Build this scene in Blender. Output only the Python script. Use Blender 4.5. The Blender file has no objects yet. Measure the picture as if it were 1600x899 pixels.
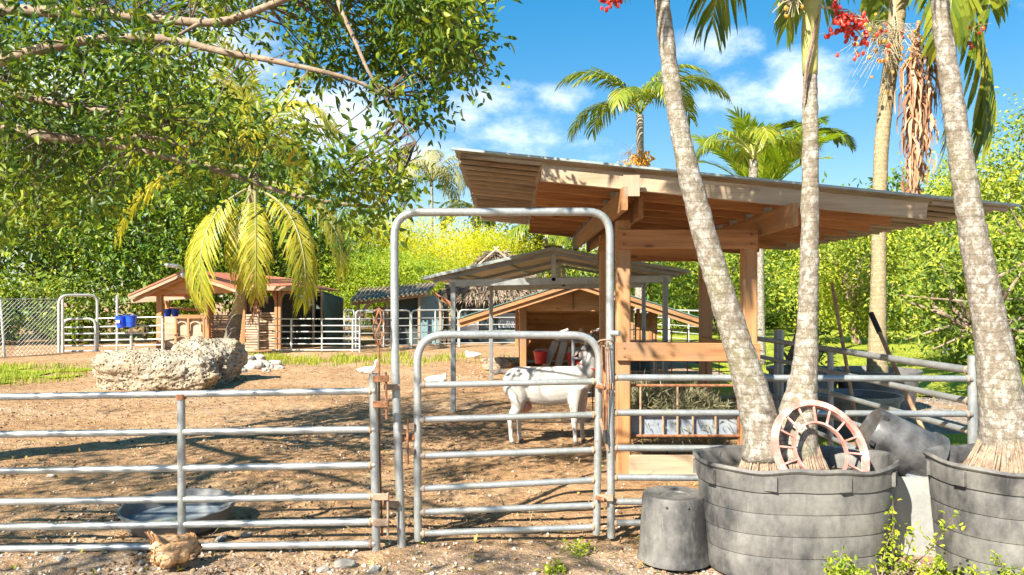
import bpy, math, random
import numpy as np
from mathutils import Vector, Matrix, noise as mnoise

sc = bpy.context.scene
COL = sc.collection
R = math.radians
PI = math.pi
random.seed(7)
rng = np.random.default_rng(11)

# ------------------------------------------------------------------ camera
CH = 1.70          # eye height
FPX = 1200.0       # focal length in photo pixels (photo is 1600 wide)
HY = 470.0         # horizon row
cam_d = bpy.data.cameras.new('camera')
cam = bpy.data.objects.new('camera', cam_d)
COL.objects.link(cam)
cam.location = (0, 0, CH)
cam.rotation_euler = (R(90), 0, 0)
cam_d.sensor_width = 36.0
cam_d.lens = 36.0 * FPX / 1600.0
cam_d.shift_y = (HY - 449.5) / 1600.0
cam_d.clip_end = 2000
sc.camera = cam

# ------------------------------------------------------------------ sun, sky, exposure
SUN_EL = R(39)
SUN_DIR = Vector((-0.60, -0.80, 0)).normalized()     # horizontal direction towards the sun
sun_vec = Vector((SUN_DIR.x * math.cos(SUN_EL), SUN_DIR.y * math.cos(SUN_EL), math.sin(SUN_EL)))
sd = bpy.data.lights.new('sun', 'SUN')
sd.energy = 5.0
sd.angle = R(0.55)
sd.color = (1.0, 0.93, 0.80)
so = bpy.data.objects.new('sun', sd)
COL.objects.link(so)
so.rotation_euler = sun_vec.to_track_quat('Z', 'Y').to_euler()

sc.view_settings.view_transform = 'Standard'
sc.view_settings.look = 'None'
sc.view_settings.gamma = 1.0
sc.view_settings.use_curve_mapping = False
sc.view_settings.exposure = 1.42
sc.cycles.use_denoising = True
sc.cycles.max_bounces = 6
sc.cycles.diffuse_bounces = 5
sc.cycles.use_adaptive_sampling = True
sc.cycles.adaptive_threshold = 0.02
sc.cycles.transparent_max_bounces = 6
sc.cycles.sample_clamp_indirect = 6.0


class NT:
    """tiny node helper"""
    def __init__(s, tree):
        s.t = tree
        s.n = tree.nodes
        s.l = tree.links

    def node(s, typ, **kw):
        n = s.n.new(typ)
        for k, v in kw.items():
            if k == 'inp':
                for kk, vv in v.items():
                    if hasattr(vv, 'is_output') or isinstance(vv, bpy.types.NodeSocket):
                        s.l.new(vv, n.inputs[kk])
                    else:
                        n.inputs[kk].default_value = vv
            else:
                setattr(n, k, v)
        return n

    def math(s, op, a, b=None, c=None, clamp=False):
        n = s.n.new('ShaderNodeMath')
        n.operation = op
        n.use_clamp = clamp
        for i, v in enumerate((a, b, c)):
            if v is None:
                continue
            if isinstance(v, bpy.types.NodeSocket):
                s.l.new(v, n.inputs[i])
            else:
                n.inputs[i].default_value = v
        return n.outputs[0]

    def vmath(s, op, a, b=None):
        n = s.n.new('ShaderNodeVectorMath')
        n.operation = op
        for i, v in enumerate((a, b)):
            if v is None:
                continue
            if isinstance(v, bpy.types.NodeSocket):
                s.l.new(v, n.inputs[i])
            else:
                n.inputs[i].default_value = v
        return n.outputs['Value'] if op in ('LENGTH', 'DISTANCE', 'DOT_PRODUCT') else n.outputs[0]

    def ramp(s, fac, stops, interp='LINEAR'):
        n = s.n.new('ShaderNodeValToRGB')
        n.color_ramp.interpolation = interp
        el = n.color_ramp.elements
        while len(el) < len(stops):
            el.new(0.5)
        for e, (p, c) in zip(el, stops):
            e.position = p
            e.color = (*c, 1) if len(c) == 3 else c
        s.l.new(fac, n.inputs[0])
        return n.outputs[0]

    def mix(s, fac, a, b, mode='MIX'):
        n = s.n.new('ShaderNodeMix')
        n.data_type = 'RGBA'
        n.blend_type = mode
        for i, v in ((0, fac), (6, a), (7, b)):
            if isinstance(v, bpy.types.NodeSocket):
                s.l.new(v, n.inputs[i])
            else:
                n.inputs[i].default_value = v if i == 0 else ((*v, 1) if len(v) == 3 else v)
        return n.outputs[2]

    def noise(s, vec, scale, detail=4, rough=0.55):
        n = s.n.new('ShaderNodeTexNoise')
        n.inputs['Scale'].default_value = scale
        n.inputs['Detail'].default_value = detail
        n.inputs['Roughness'].default_value = rough
        if vec is not None:
            s.l.new(vec, n.inputs['Vector'])
        return n.outputs[0]

    def mapping(s, vec, scale=(1, 1, 1), loc=(0, 0, 0)):
        n = s.n.new('ShaderNodeMapping')
        n.inputs['Scale'].default_value = scale
        n.inputs['Location'].default_value = loc
        s.l.new(vec, n.inputs['Vector'])
        return n.outputs[0]


world = bpy.data.worlds.new('World')
sc.world = world
world.use_nodes = True
wt = NT(world.node_tree)
wt.n.clear()
sky = wt.node('ShaderNodeTexSky', sky_type='NISHITA', sun_disc=False)
sky.sun_elevation = SUN_EL
sky.sun_rotation = math.atan2(SUN_DIR.x, SUN_DIR.y)
sky.air_density = 1.0
sky.dust_density = 0.3
sky.ozone_density = 2.2
tc = wt.node('ShaderNodeTexCoord')
dirv = tc.outputs['Generated']
warp = wt.node('ShaderNodeTexNoise', inp={'Scale': 9.0, 'Detail': 7.0, 'Roughness': 0.62, 'Vector': wt.mapping(dirv, (1, 1, 1.7), (0.3, 0.1, 0.7))})
nz = warp.outputs[0]
big = wt.noise(wt.mapping(dirv, (1, 1, 2.2), (4.1, 0.7, 2.3)), 2.4, 4, 0.5)
dens = wt.math('MULTIPLY', wt.math('SUBTRACT', big, 0.52), 1.6)


def pdir(x, y):
    return Vector(((x - 800) / FPX, 1, (HY - y) / FPX)).normalized()


for (bx_, by_, rad, amp, sq) in ((790, 158, .060, .30, 1.9), (880, 150, .060, .34, 2.0), (700, 185, .085, .30, 2.0), (1110, 85, .070, .34, 1.5),
                                 (1170, 150, .085, .38, 1.8), (1260, 130, .085, .44, 1.8), (1330, 145, .060, .30, 1.9), (1130, 160, .06, .26, 2.0), (660, 245, .10, .36, 2.2),
                                 (520, 195, .14, .40, 1.6), (320, 60, .16, .34, 1.8), (60, 140, .15, .28, 1.8), (750, 60, .07, .03, 1.8),
                                 (930, 250, .05, .16, 2.0), (1210, 262, .05, .18, 2.2), (730, 290, .09, .24, 2.0)):
    c = pdir(bx_, by_)
    dv = wt.vmath('SUBTRACT', dirv, tuple(c))
    dv = wt.vmath('MULTIPLY', dv, (1, 1, sq))
    ln = wt.vmath('LENGTH', dv)
    f = wt.math('SUBTRACT', 1.0, wt.math('DIVIDE', ln, rad), clamp=True)
    dens = wt.math('MAXIMUM', dens, wt.math('MULTIPLY', wt.math('POWER', f, 0.6), amp * 1.5))
cl = wt.math('ADD', dens, wt.math('MULTIPLY', wt.math('SUBTRACT', nz, 0.5), 1.25))
clm = wt.node('ShaderNodeMapRange', interpolation_type='SMOOTHSTEP', inp={'Value': cl, 'From Min': 0.20, 'From Max': 0.86}).outputs[0]
hs = wt.node('ShaderNodeHueSaturation', inp={'Hue': 0.497, 'Saturation': 1.42, 'Value': 1.0, 'Color': sky.outputs[0]})
gm_ = wt.node('ShaderNodeGamma', inp={'Gamma': 0.65, 'Color': hs.outputs[0]})
hs2 = wt.node('ShaderNodeHueSaturation', inp={'Hue': 0.507, 'Saturation': 1.14, 'Color': gm_.outputs[0]})
skyc = wt.mix(wt.math('MULTIPLY', clm, 0.95), hs2.outputs[0], (6.3, 6.3, 6.4))
bg = wt.node('ShaderNodeBackground', inp={'Color': skyc, 'Strength': 0.118})
wo = wt.node('ShaderNodeOutputWorld')
wt.l.new(bg.outputs[0], wo.inputs[0])


# ------------------------------------------------------------------ placing helpers
def at(x, y, d):
    """world point at distance d in front of the tripod that the photo shows at column x, row y"""
    return Vector(((x - 800) / FPX * d, d, CH - (y - HY) / FPX * d))


def gz(x, y):
    """gentle ground relief"""
    v = 0.022 * math.sin(x * 0.9 + 0.4) * math.cos(y * 0.7) + 0.014 * math.sin(x * 2.3 + y * 1.7)
    return v * min(1.0, max(0.0, (y - 3.0) / 3.0))


def gp(x, y):
    d = CH * FPX / (y - HY)
    return Vector(((x - 800) / FPX * d, d, 0))


# ------------------------------------------------------------------ materials
MATS = {}


def newmat(name):
    m = bpy.data.materials.new(name)
    m.use_nodes = True
    t = NT(m.node_tree)
    t.n.clear()
    out = t.node('ShaderNodeOutputMaterial')
    MATS[name] = m
    return m, t, out


def principled(t, out, color, rough=0.6, metal=0.0, bump=None, bump_s=0.3, bump_d=0.02, spec=None):
    p = t.node('ShaderNodeBsdfPrincipled')
    for k, v in (('Base Color', color), ('Roughness', rough), ('Metallic', metal)):
        if isinstance(v, bpy.types.NodeSocket):
            t.l.new(v, p.inputs[k])
        else:
            p.inputs[k].default_value = (*v, 1) if isinstance(v, tuple) and len(v) == 3 else v
    if spec is not None:
        p.inputs['Specular IOR Level'].default_value = spec
    if bump is not None:
        b = t.node('ShaderNodeBump', inp={'Height': bump, 'Strength': bump_s, 'Distance': bump_d})
        t.l.new(b.outputs[0], p.inputs['Normal'])
    t.l.new(p.outputs[0], out.inputs[0])
    return p


def objvec(t):
    return t.node('ShaderNodeTexCoord').outputs['Object']


def worldvec(t):
    return t.node('ShaderNodeNewGeometry').outputs['Position']


def varied(t, col, amt=0.25):
    """value shift from one piece to the next"""
    r = t.node('ShaderNodeObjectInfo').outputs['Random']
    v = t.math('MULTIPLY_ADD', r, amt * 2, 1 - amt)
    h = t.node('ShaderNodeHueSaturation', inp={'Value': v, 'Color': col})
    return h.outputs[0]


def mat_plain(name, c1, c2, scale=8, rough=0.6, metal=0.0, bump=0.25, bd=0.01, detail=5, vary=0.0, c3=None):
    m, t, o = newmat(name)
    v = objvec(t)
    n = t.noise(v, scale, detail, 0.6)
    stops = [(0.32, c1), (0.68, c2)] if c3 is None else [(0.28, c1), (0.5, c2), (0.72, c3)]
    col = t.ramp(n, stops)
    n2 = t.noise(v, scale * 7, 3, 0.6)
    col = t.mix(0.25, col, t.ramp(n2, [(0.3, (0.35, 0.35, 0.35)), (0.7, (1, 1, 1))]), 'MULTIPLY')
    if vary:
        col = varied(t, col, vary)
    h = t.math('ADD', n, t.math('MULTIPLY', n2, 0.5))
    principled(t, o, col, rough, metal, h, bump, bd)
    return m


def mat_wood(name, axis, dark, light, grey=None, rough=0.75, grain=26):
    m, t, o = newmat(name)
    v = worldvec(t)
    r = t.node('ShaderNodeObjectInfo').outputs['Random']
    off = t.node('ShaderNodeCombineXYZ', inp={0: t.math('MULTIPLY', r, 13.0), 1: t.math('MULTIPLY', r, 7.0), 2: t.math('MULTIPLY', r, 5.0)}).outputs[0]
    v = t.vmath('ADD', v, off)
    s = [grain, grain, grain]
    s[axis] = 1.3
    mv = t.mapping(v, tuple(s))
    n = t.noise(mv, 1.0, 6, 0.62)
    s2 = [5, 5, 5]
    s2[axis] = 0.5
    nb = t.noise(t.mapping(v, tuple(s2)), 1.0, 3, 0.5)
    fac = t.math('ADD', t.math('MULTIPLY', n, 0.65), t.math('MULTIPLY', nb, 0.35))
    col = t.ramp(fac, [(0.36, dark), (0.62, light)])
    s3 = [7, 7, 7]
    s3[axis] = 2.2
    vo = t.node('ShaderNodeTexVoronoi', inp={'Vector': t.mapping(v, tuple(s3)), 'Scale': 1.0})
    knot = t.node('ShaderNodeMapRange', inp={'Value': vo.outputs['Distance'], 'From Min': 0.05, 'From Max': 0.16, 'To Min': 0.75, 'To Max': 0.0}).outputs[0]
    col = t.mix(knot, col, tuple(x * 0.35 for x in dark))
    if grey is not None:
        st = t.noise(v, 2.2, 5, 0.65)
        col = t.mix(t.node('ShaderNodeMapRange', inp={'Value': st, 'From Min': 0.42, 'From Max': 0.66}).outputs[0], col, grey)
    col = varied(t, col, 0.16)
    principled(t, o, col, rough, 0, n, 0.35, 0.006)
    return m


def mat_leaf(name, stops, trans=0.35, rough=0.45, patch=0.35, pscale=0.6):
    """stops: colours spread over the leaves at random, plus a slow shift from clump to clump"""
    m, t, o = newmat(name)
    g = t.node('ShaderNodeNewGeometry')
    r = g.outputs['Random Per Island']
    n = t.noise(g.outputs['Position'], pscale, 3, 0.6)
    f = t.math('ADD', t.math('MULTIPLY', r, 1 - patch), t.math('MULTIPLY', t.math('MULTIPLY_ADD', n, 2.2, -0.6, clamp=True), patch))
    k = len(stops)
    col = t.ramp(f, [((i + 0.2) / (k - 0.6), c) for i, c in enumerate(stops)])
    p = t.node('ShaderNodeBsdfPrincipled', inp={'Roughness': rough, 'Base Color': col, 'Specular IOR Level': 0.4})
    tc_ = t.mix(1.0, col, (1.25, 1.25, 0.55), 'MULTIPLY')
    tr = t.node('ShaderNodeBsdfTranslucent', inp={'Color': tc_})
    mx = t.node('ShaderNodeMixShader', inp={0: trans})
    t.l.new(p.outputs[0], mx.inputs[1])
    t.l.new(tr.outputs[0], mx.inputs[2])
    t.l.new(mx.outputs[0], o.inputs[0])
    return m


# ground
def mat_soil():
    m, t, o = newmat('soil')
    v = worldvec(t)
    n1 = t.noise(v, 0.55, 6, 0.62)
    n2 = t.noise(v, 6.0, 6, 0.65)
    n3 = t.noise(v, 38.0, 4, 0.7)
    col = t.ramp(n1, [(0.30, (0.42, 0.245, 0.125)), (0.50, (0.54, 0.335, 0.18)), (0.70, (0.62, 0.44, 0.275))])
    col = t.mix(0.55, col, t.ramp(n2, [(0.36, (0.34, 0.29, 0.25)), (0.58, (1.0, 1.0, 1.0))]), 'MULTIPLY')
    col = t.mix(0.5, col, t.ramp(n3, [(0.30, (0.30, 0.28, 0.27)), (0.48, (0.95, 0.95, 0.95)), (0.72, (1.3, 1.28, 1.2))]), 'MULTIPLY')
    # crushed coral rock lying at the fence foot and out by the drive
    sx = t.node('ShaderNodeSeparateXYZ', inp={0: v})
    gv = t.math('ADD', t.math('MULTIPLY', t.noise(v, 0.9, 4, 0.6), 1.0), t.math('MULTIPLY', n2, 0.25))
    near = t.node('ShaderNodeMapRange', inp={'Value': sx.outputs[1], 'From Min': 5.6, 'From Max': 4.8}).outputs[0]
    right = t.node('ShaderNodeMapRange', inp={'Value': sx.outputs[0], 'From Min': 3.4, 'From Max': 5.0}).outputs[0]
    gm = t.math('MULTIPLY', t.math('MAXIMUM', t.math('MULTIPLY', near, .55), t.math('MULTIPLY', right, .9)), t.node('ShaderNodeMapRange', inp={'Value': gv, 'From Min': 0.45, 'From Max': 0.62}).outputs[0])
    vo = t.node('ShaderNodeTexVoronoi', inp={'Vector': v, 'Scale': 42.0})
    gcol = t.ramp(t.node('ShaderNodeSeparateColor', inp={0: vo.outputs['Color']}).outputs[0], [(0.1, (0.20, 0.17, 0.15)), (0.6, (0.36, 0.32, 0.28)), (1.0, (0.58, 0.55, 0.50))])
    col = t.mix(t.math('MULTIPLY', gm, 0.85), col, gcol)
    h = t.math('ADD', t.math('MULTIPLY', n2, 1.0), t.math('MULTIPLY', n3, 0.45))
    principled(t, o, col, 0.95, 0, h, 1.0, 0.075, spec=0.1)
    return m


mat_soil()


def mat_grass():
    m, t, o = newmat('lawn_green')
    v = worldvec(t)
    n1 = t.noise(v, 0.5, 5, 0.6)
    n2 = t.noise(v, 14, 4, 0.7)
    col = t.ramp(n1, [(0.3, (0.21, 0.26, 0.03)), (0.55, (0.34, 0.38, 0.045)), (0.75, (0.44, 0.42, 0.09))])
    col = t.mix(0.5, col, t.ramp(n2, [(0.3, (0.5, 0.5, 0.5)), (0.65, (1.15, 1.15, 1.1))]), 'MULTIPLY')
    principled(t, o, col, 0.9, 0, n2, 0.8, 0.05, spec=0.1)


mat_grass()


def mat_galv(name, c1, c2, rust=0.5, rough=0.42, metal=0.55):
    m, t, o = newmat(name)
    v = worldvec(t)
    n = t.noise(v, 5.0, 5, 0.6)
    n2 = t.noise(v, 45.0, 4, 0.6)
    col = t.ramp(n, [(0.3, c1), (0.7, c2)])
    col = t.mix(0.35, col, t.ramp(n2, [(0.35, (0.62, 0.64, 0.60)), (0.6, (1, 1, 1))]), 'MULTIPLY')
    al = t.noise(v, 2.3, 5, 0.7)                                # algae film and chalking
    col = t.mix(t.node('ShaderNodeMapRange', inp={'Value': al, 'From Min': 0.52, 'From Max': 0.72, 'To Max': 0.5}).outputs[0], col, (0.33, 0.33, 0.22))
    rn = t.noise(v, 8.0, 7, 0.72)
    rf = t.node('ShaderNodeMapRange', inp={'Value': rn, 'From Min': 0.74 - 0.12 * rust, 'From Max': 0.80 - 0.08 * rust}).outputs[0]
    col = t.mix(rf, col, (0.20, 0.085, 0.035))
    mt = t.math('MULTIPLY', t.math('SUBTRACT', 1.0, rf), metal)
    rr = t.math('ADD', t.math('MULTIPLY', rf, 0.4), t.math('MULTIPLY_ADD', n2, 0.25, rough - 0.12))
    principled(t, o, col, rr, mt, n2, 0.15, 0.004)
    return m


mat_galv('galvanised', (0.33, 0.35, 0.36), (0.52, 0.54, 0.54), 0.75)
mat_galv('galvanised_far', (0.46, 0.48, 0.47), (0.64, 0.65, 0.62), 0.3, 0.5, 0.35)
mat_galv('steel_dark', (0.22, 0.24, 0.27), (0.36, 0.38, 0.40), 0.5, 0.45, 0.5)
mat_plain('rust', (0.13, 0.05, 0.025), (0.30, 0.13, 0.06), 30, 0.9, 0.1, 0.5, 0.004, c3=(0.40, 0.22, 0.13))
mat_plain('rust_pale', (0.30, 0.17, 0.10), (0.46, 0.36, 0.26), 25, 0.85, 0.1, 0.4, 0.004)
for ax, nm in enumerate('xyz'):
    mat_wood('timber_' + nm, ax, (0.27, 0.105, 0.036), (0.48, 0.225, 0.085))
    mat_wood('timber_warm_' + nm, ax, (0.28, 0.115, 0.042), (0.48, 0.25, 0.10), (0.33, 0.20, 0.11))
    mat_wood('timber_grey_' + nm, ax, (0.27, 0.18, 0.11), (0.48, 0.36, 0.235), (0.34, 0.28, 0.21))
    mat_wood('slat_' + nm, ax, (0.25, 0.155, 0.095), (0.54, 0.39, 0.26), (0.42, 0.34, 0.27))
mat_wood('plywood', 0, (0.34, 0.16, 0.06), (0.58, 0.32, 0.14), None, 0.7, 9)
mat_plain('roof_metal', (0.30, 0.25, 0.19), (0.46, 0.39, 0.29), 3.5, 0.5, 0.25, 0.15, 0.004, c3=(0.55, 0.50, 0.42))
mat_plain('roof_edge', (0.30, 0.36, 0.35), (0.42, 0.47, 0.46), 5, 0.5, 0.4, 0.1, 0.004)
mat_plain('roof_cream', (0.50, 0.43, 0.33), (0.66, 0.58, 0.46), 3, 0.55, 0.1, 0.1, 0.004)
mat_plain('roof_red', (0.44, 0.13, 0.07), (0.56, 0.21, 0.12), 2.5, 0.7, 0.0, 0.2, 0.01)
mat_plain('roof_teal', (0.10, 0.20, 0.18), (0.18, 0.30, 0.27), 4, 0.5, 0.2, 0.1, 0.004)
mat_plain('thatch', (0.16, 0.115, 0.08), (0.31, 0.24, 0.17), 14, 0.95, 0, 0.9, 0.03, c3=(0.42, 0.34, 0.25))
mat_plain('tarp_green', (0.065, 0.105, 0.085), (0.10, 0.15, 0.12), 1.6, 0.7, 0, 0.5, 0.05)
mat_plain('tarp_dark', (0.03, 0.05, 0.05), (0.055, 0.08, 0.085), 1.6, 0.7, 0, 0.5, 0.05)
mat_plain('tarp_blue', (0.14, 0.24, 0.27), (0.20, 0.32, 0.35), 2.0, 0.6, 0, 0.5, 0.04)
mat_plain('white_panel', (0.55, 0.55, 0.54), (0.72, 0.72, 0.70), 3, 0.7, 0, 0.2, 0.01)
mat_plain('blue_plastic', (0.012, 0.07, 0.60), (0.02, 0.12, 0.80), 6, 0.35, 0, 0.05, 0.003)
mat_plain('red_plastic', (0.50, 0.015, 0.02), (0.65, 0.04, 0.04), 8, 0.4, 0, 0.05, 0.003)
mat_plain('white_plastic', (0.42, 0.43, 0.42), (0.54, 0.55, 0.53), 5, 0.5, 0, 0.15, 0.005)
mat_plain('tray_grey', (0.24, 0.28, 0.33), (0.33, 0.37, 0.42), 7, 0.5, 0, 0.1, 0.003)
mat_plain('pink_plastic', (0.52, 0.15, 0.11), (0.62, 0.28, 0.23), 9, 0.6, 0, 0.2, 0.004, c3=(0.80, 0.66, 0.60))
mat_plain('pan_rubber', (0.12, 0.12, 0.12), (0.25, 0.245, 0.24), 5, 0.45, 0, 0.2, 0.004)
mat_plain('pot_gloss', (0.03, 0.03, 0.032), (0.13, 0.13, 0.13), 7, 0.30, 0, 0.15, 0.004)
mat_plain('water', (0.20, 0.25, 0.29), (0.27, 0.32, 0.36), 3, 0.04, 0, 0.02, 0.003)
mat_plain('potting_soil', (0.12, 0.08, 0.05), (0.28, 0.20, 0.13), 22, 0.95, 0, 1.0, 0.03)
mat_plain('handle_wood', (0.30, 0.16, 0.08), (0.46, 0.30, 0.17), 12, 0.7, 0, 0.2, 0.004)
mat_plain('black_rubber', (0.02, 0.02, 0.02), (0.045, 0.045, 0.045), 12, 0.6, 0, 0.2, 0.004)
mat_plain('stone_white', (0.30, 0.26, 0.20), (0.46, 0.42, 0.36), 9, 0.9, 0, 0.6, 0.01, vary=0.15, c3=(0.58, 0.55, 0.50))
mat_plain('rock_brown', (0.20, 0.14, 0.09), (0.38, 0.29, 0.20), 7, 0.95, 0, 0.7, 0.02, c3=(0.50, 0.42, 0.32))
mat_plain('bark_grey', (0.15, 0.10, 0.065), (0.30, 0.22, 0.15), 9, 0.9, 0, 0.6, 0.015, c3=(0.42, 0.34, 0.25))
mat_plain('bark_dark', (0.10, 0.075, 0.05), (0.22, 0.17, 0.12), 8, 0.95, 0, 0.6, 0.02)
mat_plain('root_fibre', (0.16, 0.10, 0.065), (0.36, 0.26, 0.18), 22, 0.95, 0, 0.8, 0.02, c3=(0.50, 0.40, 0.30))
mat_plain('frond_dead', (0.26, 0.12, 0.065), (0.48, 0.26, 0.15), 5, 0.9, 0, 0.4, 0.01, c3=(0.58, 0.36, 0.23))
mat_plain('fruit_red', (0.50, 0.012, 0.015), (0.70, 0.05, 0.02), 5, 0.35, 0, 0.05, 0.002)
mat_plain('fruit_orange', (0.60, 0.22, 0.02), (0.70, 0.40, 0.05), 5, 0.5, 0, 0.05, 0.002)
mat_plain('stalk_pale', (0.35, 0.30, 0.18), (0.50, 0.45, 0.32), 9, 0.8, 0, 0.2, 0.003)
mat_plain('coat_white', (0.49, 0.46, 0.41), (0.56, 0.53, 0.49), 5, 0.85, 0, 0.4, 0.010, c3=(0.60, 0.58, 0.55))
mat_plain('coat_grey', (0.12, 0.10, 0.09), (0.25, 0.20, 0.17), 20, 0.9, 0, 0.3, 0.004)
mat_plain('skin_pink', (0.50, 0.22, 0.17), (0.58, 0.32, 0.26), 12, 0.6, 0, 0.2, 0.004)
mat_plain('horn', (0.48, 0.43, 0.36), (0.62, 0.57, 0.50), 20, 0.6, 0, 0.4, 0.004)
mat_plain('hoof', (0.10, 0.08, 0.06), (0.20, 0.16, 0.12), 20, 0.7, 0, 0.3, 0.003)
mat_plain('feather_white', (0.72, 0.72, 0.70), (0.84, 0.84, 0.82), 14, 0.8, 0, 0.4, 0.01)
mat_plain('feather_buff', (0.44, 0.20, 0.075), (0.62, 0.36, 0.17), 13, 0.85, 0, 0.7, 0.012, c3=(0.72, 0.52, 0.33))
mat_plain('feather_brown', (0.10, 0.045, 0.03), (0.24, 0.11, 0.06), 16, 0.8, 0, 0.4, 0.008)
mat_plain('beak_yellow', (0.55, 0.33, 0.06), (0.65, 0.42, 0.12), 16, 0.6, 0, 0.2, 0.003)
mat_plain('comb_red', (0.45, 0.03, 0.03), (0.55, 0.06, 0.05), 16, 0.6, 0, 0.3, 0.003)
mat_plain('wire_grey', (0.35, 0.37, 0.37), (0.50, 0.52, 0.52), 6, 0.5, 0.4, 0.1, 0.002)
mat_plain('lamp_grey', (0.48, 0.48, 0.46), (0.60, 0.60, 0.58), 6, 0.5, 0.2, 0.1, 0.002)


mat_leaf('dead_leaf', [(0.22, 0.10, 0.05), (0.38, 0.20, 0.11), (0.52, 0.31, 0.19), (0.60, 0.40, 0.27)], 0.12, 0.85, 0.2, 2.0)


mat_leaf('plume_buff', [(0.40, 0.20, 0.08), (0.58, 0.36, 0.17), (0.68, 0.49, 0.30), (0.74, 0.61, 0.45)], 0.05, 0.8, 0.5, 14.0)


def mat_boulder():
    m, t, o = newmat('coral_rock')
    v = objvec(t)
    n1 = t.noise(v, 1.6, 6, 0.65)
    n2 = t.noise(v, 14, 6, 0.7)
    vo = t.node('ShaderNodeTexVoronoi', inp={'Vector': v, 'Scale': 13.0})
    col = t.ramp(n1, [(0.30, (0.43, 0.33, 0.21)), (0.5, (0.57, 0.48, 0.35)), (0.72, (0.64, 0.58, 0.47))])
    col = t.mix(0.75, col, t.ramp(n2, [(0.34, (0.26, 0.24, 0.23)), (0.56, (1, 1, 1))]), 'MULTIPLY')
    pit = t.node('ShaderNodeMapRange', inp={'Value': vo.outputs['Distance'], 'From Min': 0.08, 'From Max': 0.42}).outputs[0]
    h = t.math('ADD', t.math('MULTIPLY', n2, 1.2), pit)
    principled(t, o, col, 0.95, 0, h, 1.0, 0.07, spec=0.1)


mat_boulder()


def mat_tub():
    m, t, o = newmat('tub_plastic')
    v = objvec(t)
    n1 = t.noise(t.mapping(v, (1, 1, 0.55)), 3.0, 6, 0.68)
    n2 = t.noise(v, 26, 5, 0.7)
    sc1 = t.noise(t.mapping(v, (60, 60, 3)), 1.0, 3, 0.6)
    col = t.ramp(n1, [(0.36, (0.036, 0.036, 0.038)), (0.48, (0.115, 0.111, 0.105)), (0.66, (0.22, 0.21, 0.19))])
    col = t.mix(0.4, col, t.ramp(n2, [(0.35, (0.55, 0.55, 0.55)), (0.62, (1.1, 1.1, 1.08))]), 'MULTIPLY')
    col = t.mix(t.node('ShaderNodeMapRange', inp={'Value': sc1, 'From Min': 0.60, 'From Max': 0.74, 'To Max': 0.4}).outputs[0], col, (0.24, 0.225, 0.20))
    principled(t, o, col, t.math('MULTIPLY_ADD', n2, 0.3, 0.42), 0, n2, 0.25, 0.004)


mat_tub()


def mat_palm_bark(name, base, lichen, rings=20, amt=0.5):
    m, t, o = newmat(name)
    v = worldvec(t)
    n1 = t.noise(t.mapping(v, (1.2, 1.2, .9)), 19.0, 8, 0.78)
    n2 = t.noise(v, 52.0, 5, 0.75)
    n3 = t.noise(v, 3.0, 4, 0.6)
    wv = t.node('ShaderNodeTexWave', wave_type='BANDS', bands_direction='Z', wave_profile='SAW',
                inp={'Vector': v, 'Scale': rings / 6.28 * 1.0, 'Distortion': 2.2, 'Detail': 3.0, 'Detail Scale': 1.5})
    col = t.ramp(n2, [(0.3, tuple(c * 0.5 for c in base)), (0.62, base)])
    col = t.mix(t.node('ShaderNodeMapRange', inp={'Value': n3, 'From Min': 0.5, 'From Max': 0.7, 'To Max': 0.5}).outputs[0], col, (0.25, 0.24, 0.12))
    lf = t.node('ShaderNodeMapRange', inp={'Value': n1, 'From Min': 0.56 - 0.16 * amt, 'From Max': 0.72 - 0.10 * amt}).outputs[0]
    col = t.mix(lf, col, lichen)
    col = t.mix(t.math('MULTIPLY', t.ramp(wv.outputs['Fac'], [(0.0, (1, 1, 1)), (0.14, (0.3, 0.3, 0.3)), (0.32, (0, 0, 0))]), 0.62), col, tuple(c * 0.40 for c in base))
    h = t.math('ADD', t.math('MULTIPLY', wv.outputs['Fac'], 0.6), t.math('ADD', n2, t.math('MULTIPLY', lf, 0.2)))
    principled(t, o, col, 0.9, 0, h, 0.7, 0.012, spec=0.15)


mat_palm_bark('palm_bark', (0.27, 0.225, 0.17), (0.58, 0.555, 0.505), 34, 0.62)
mat_palm_bark('palm_bark_tan', (0.42, 0.33, 0.19), (0.55, 0.48, 0.34), 30, 0.35)
mat_palm_bark('palm_bark_dark', (0.17, 0.14, 0.12), (0.34, 0.31, 0.28), 30, 0.35)
mat_plain('crownshaft', (0.26, 0.30, 0.06), (0.44, 0.42, 0.13), 5, 0.6, 0, 0.3, 0.006, c3=(0.50, 0.44, 0.18))

mat_leaf('leaf_ficus', [(0.022, 0.055, 0.014), (0.055, 0.12, 0.02), (0.125, 0.205, 0.024), (0.26, 0.32, 0.03), (0.50, 0.47, 0.05)], 0.40, 0.42, 0.5, 0.9)
mat_leaf('leaf_dark', [(0.035, 0.085, 0.02), (0.09, 0.18, 0.028), (0.22, 0.32, 0.03), (0.48, 0.50, 0.04)], 0.40, 0.4, 0.5, 0.30)
mat_leaf('leaf_yellow', [(0.26, 0.37, 0.015), (0.50, 0.53, 0.02), (0.74, 0.66, 0.02), (0.84, 0.71, 0.04)], 0.50, 0.6, 0.55, 0.35)
mat_leaf('leaf_lime', [(0.10, 0.20, 0.015), (0.22, 0.34, 0.02), (0.40, 0.47, 0.03), (0.60, 0.57, 0.04)], 0.40, 0.5, 0.5, 0.35)
mat_leaf('leaf_mid', [(0.04, 0.09, 0.02), (0.12, 0.20, 0.03), (0.26, 0.34, 0.04), (0.48, 0.48, 0.06)], 0.35, 0.5, 0.5, 0.4)
mat_leaf('leaf_right', [(0.04, 0.09, 0.02), (0.16, 0.25, 0.03), (0.42, 0.46, 0.04), (0.62, 0.57, 0.07)], 0.38, 0.5, 0.5, 0.45)
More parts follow.
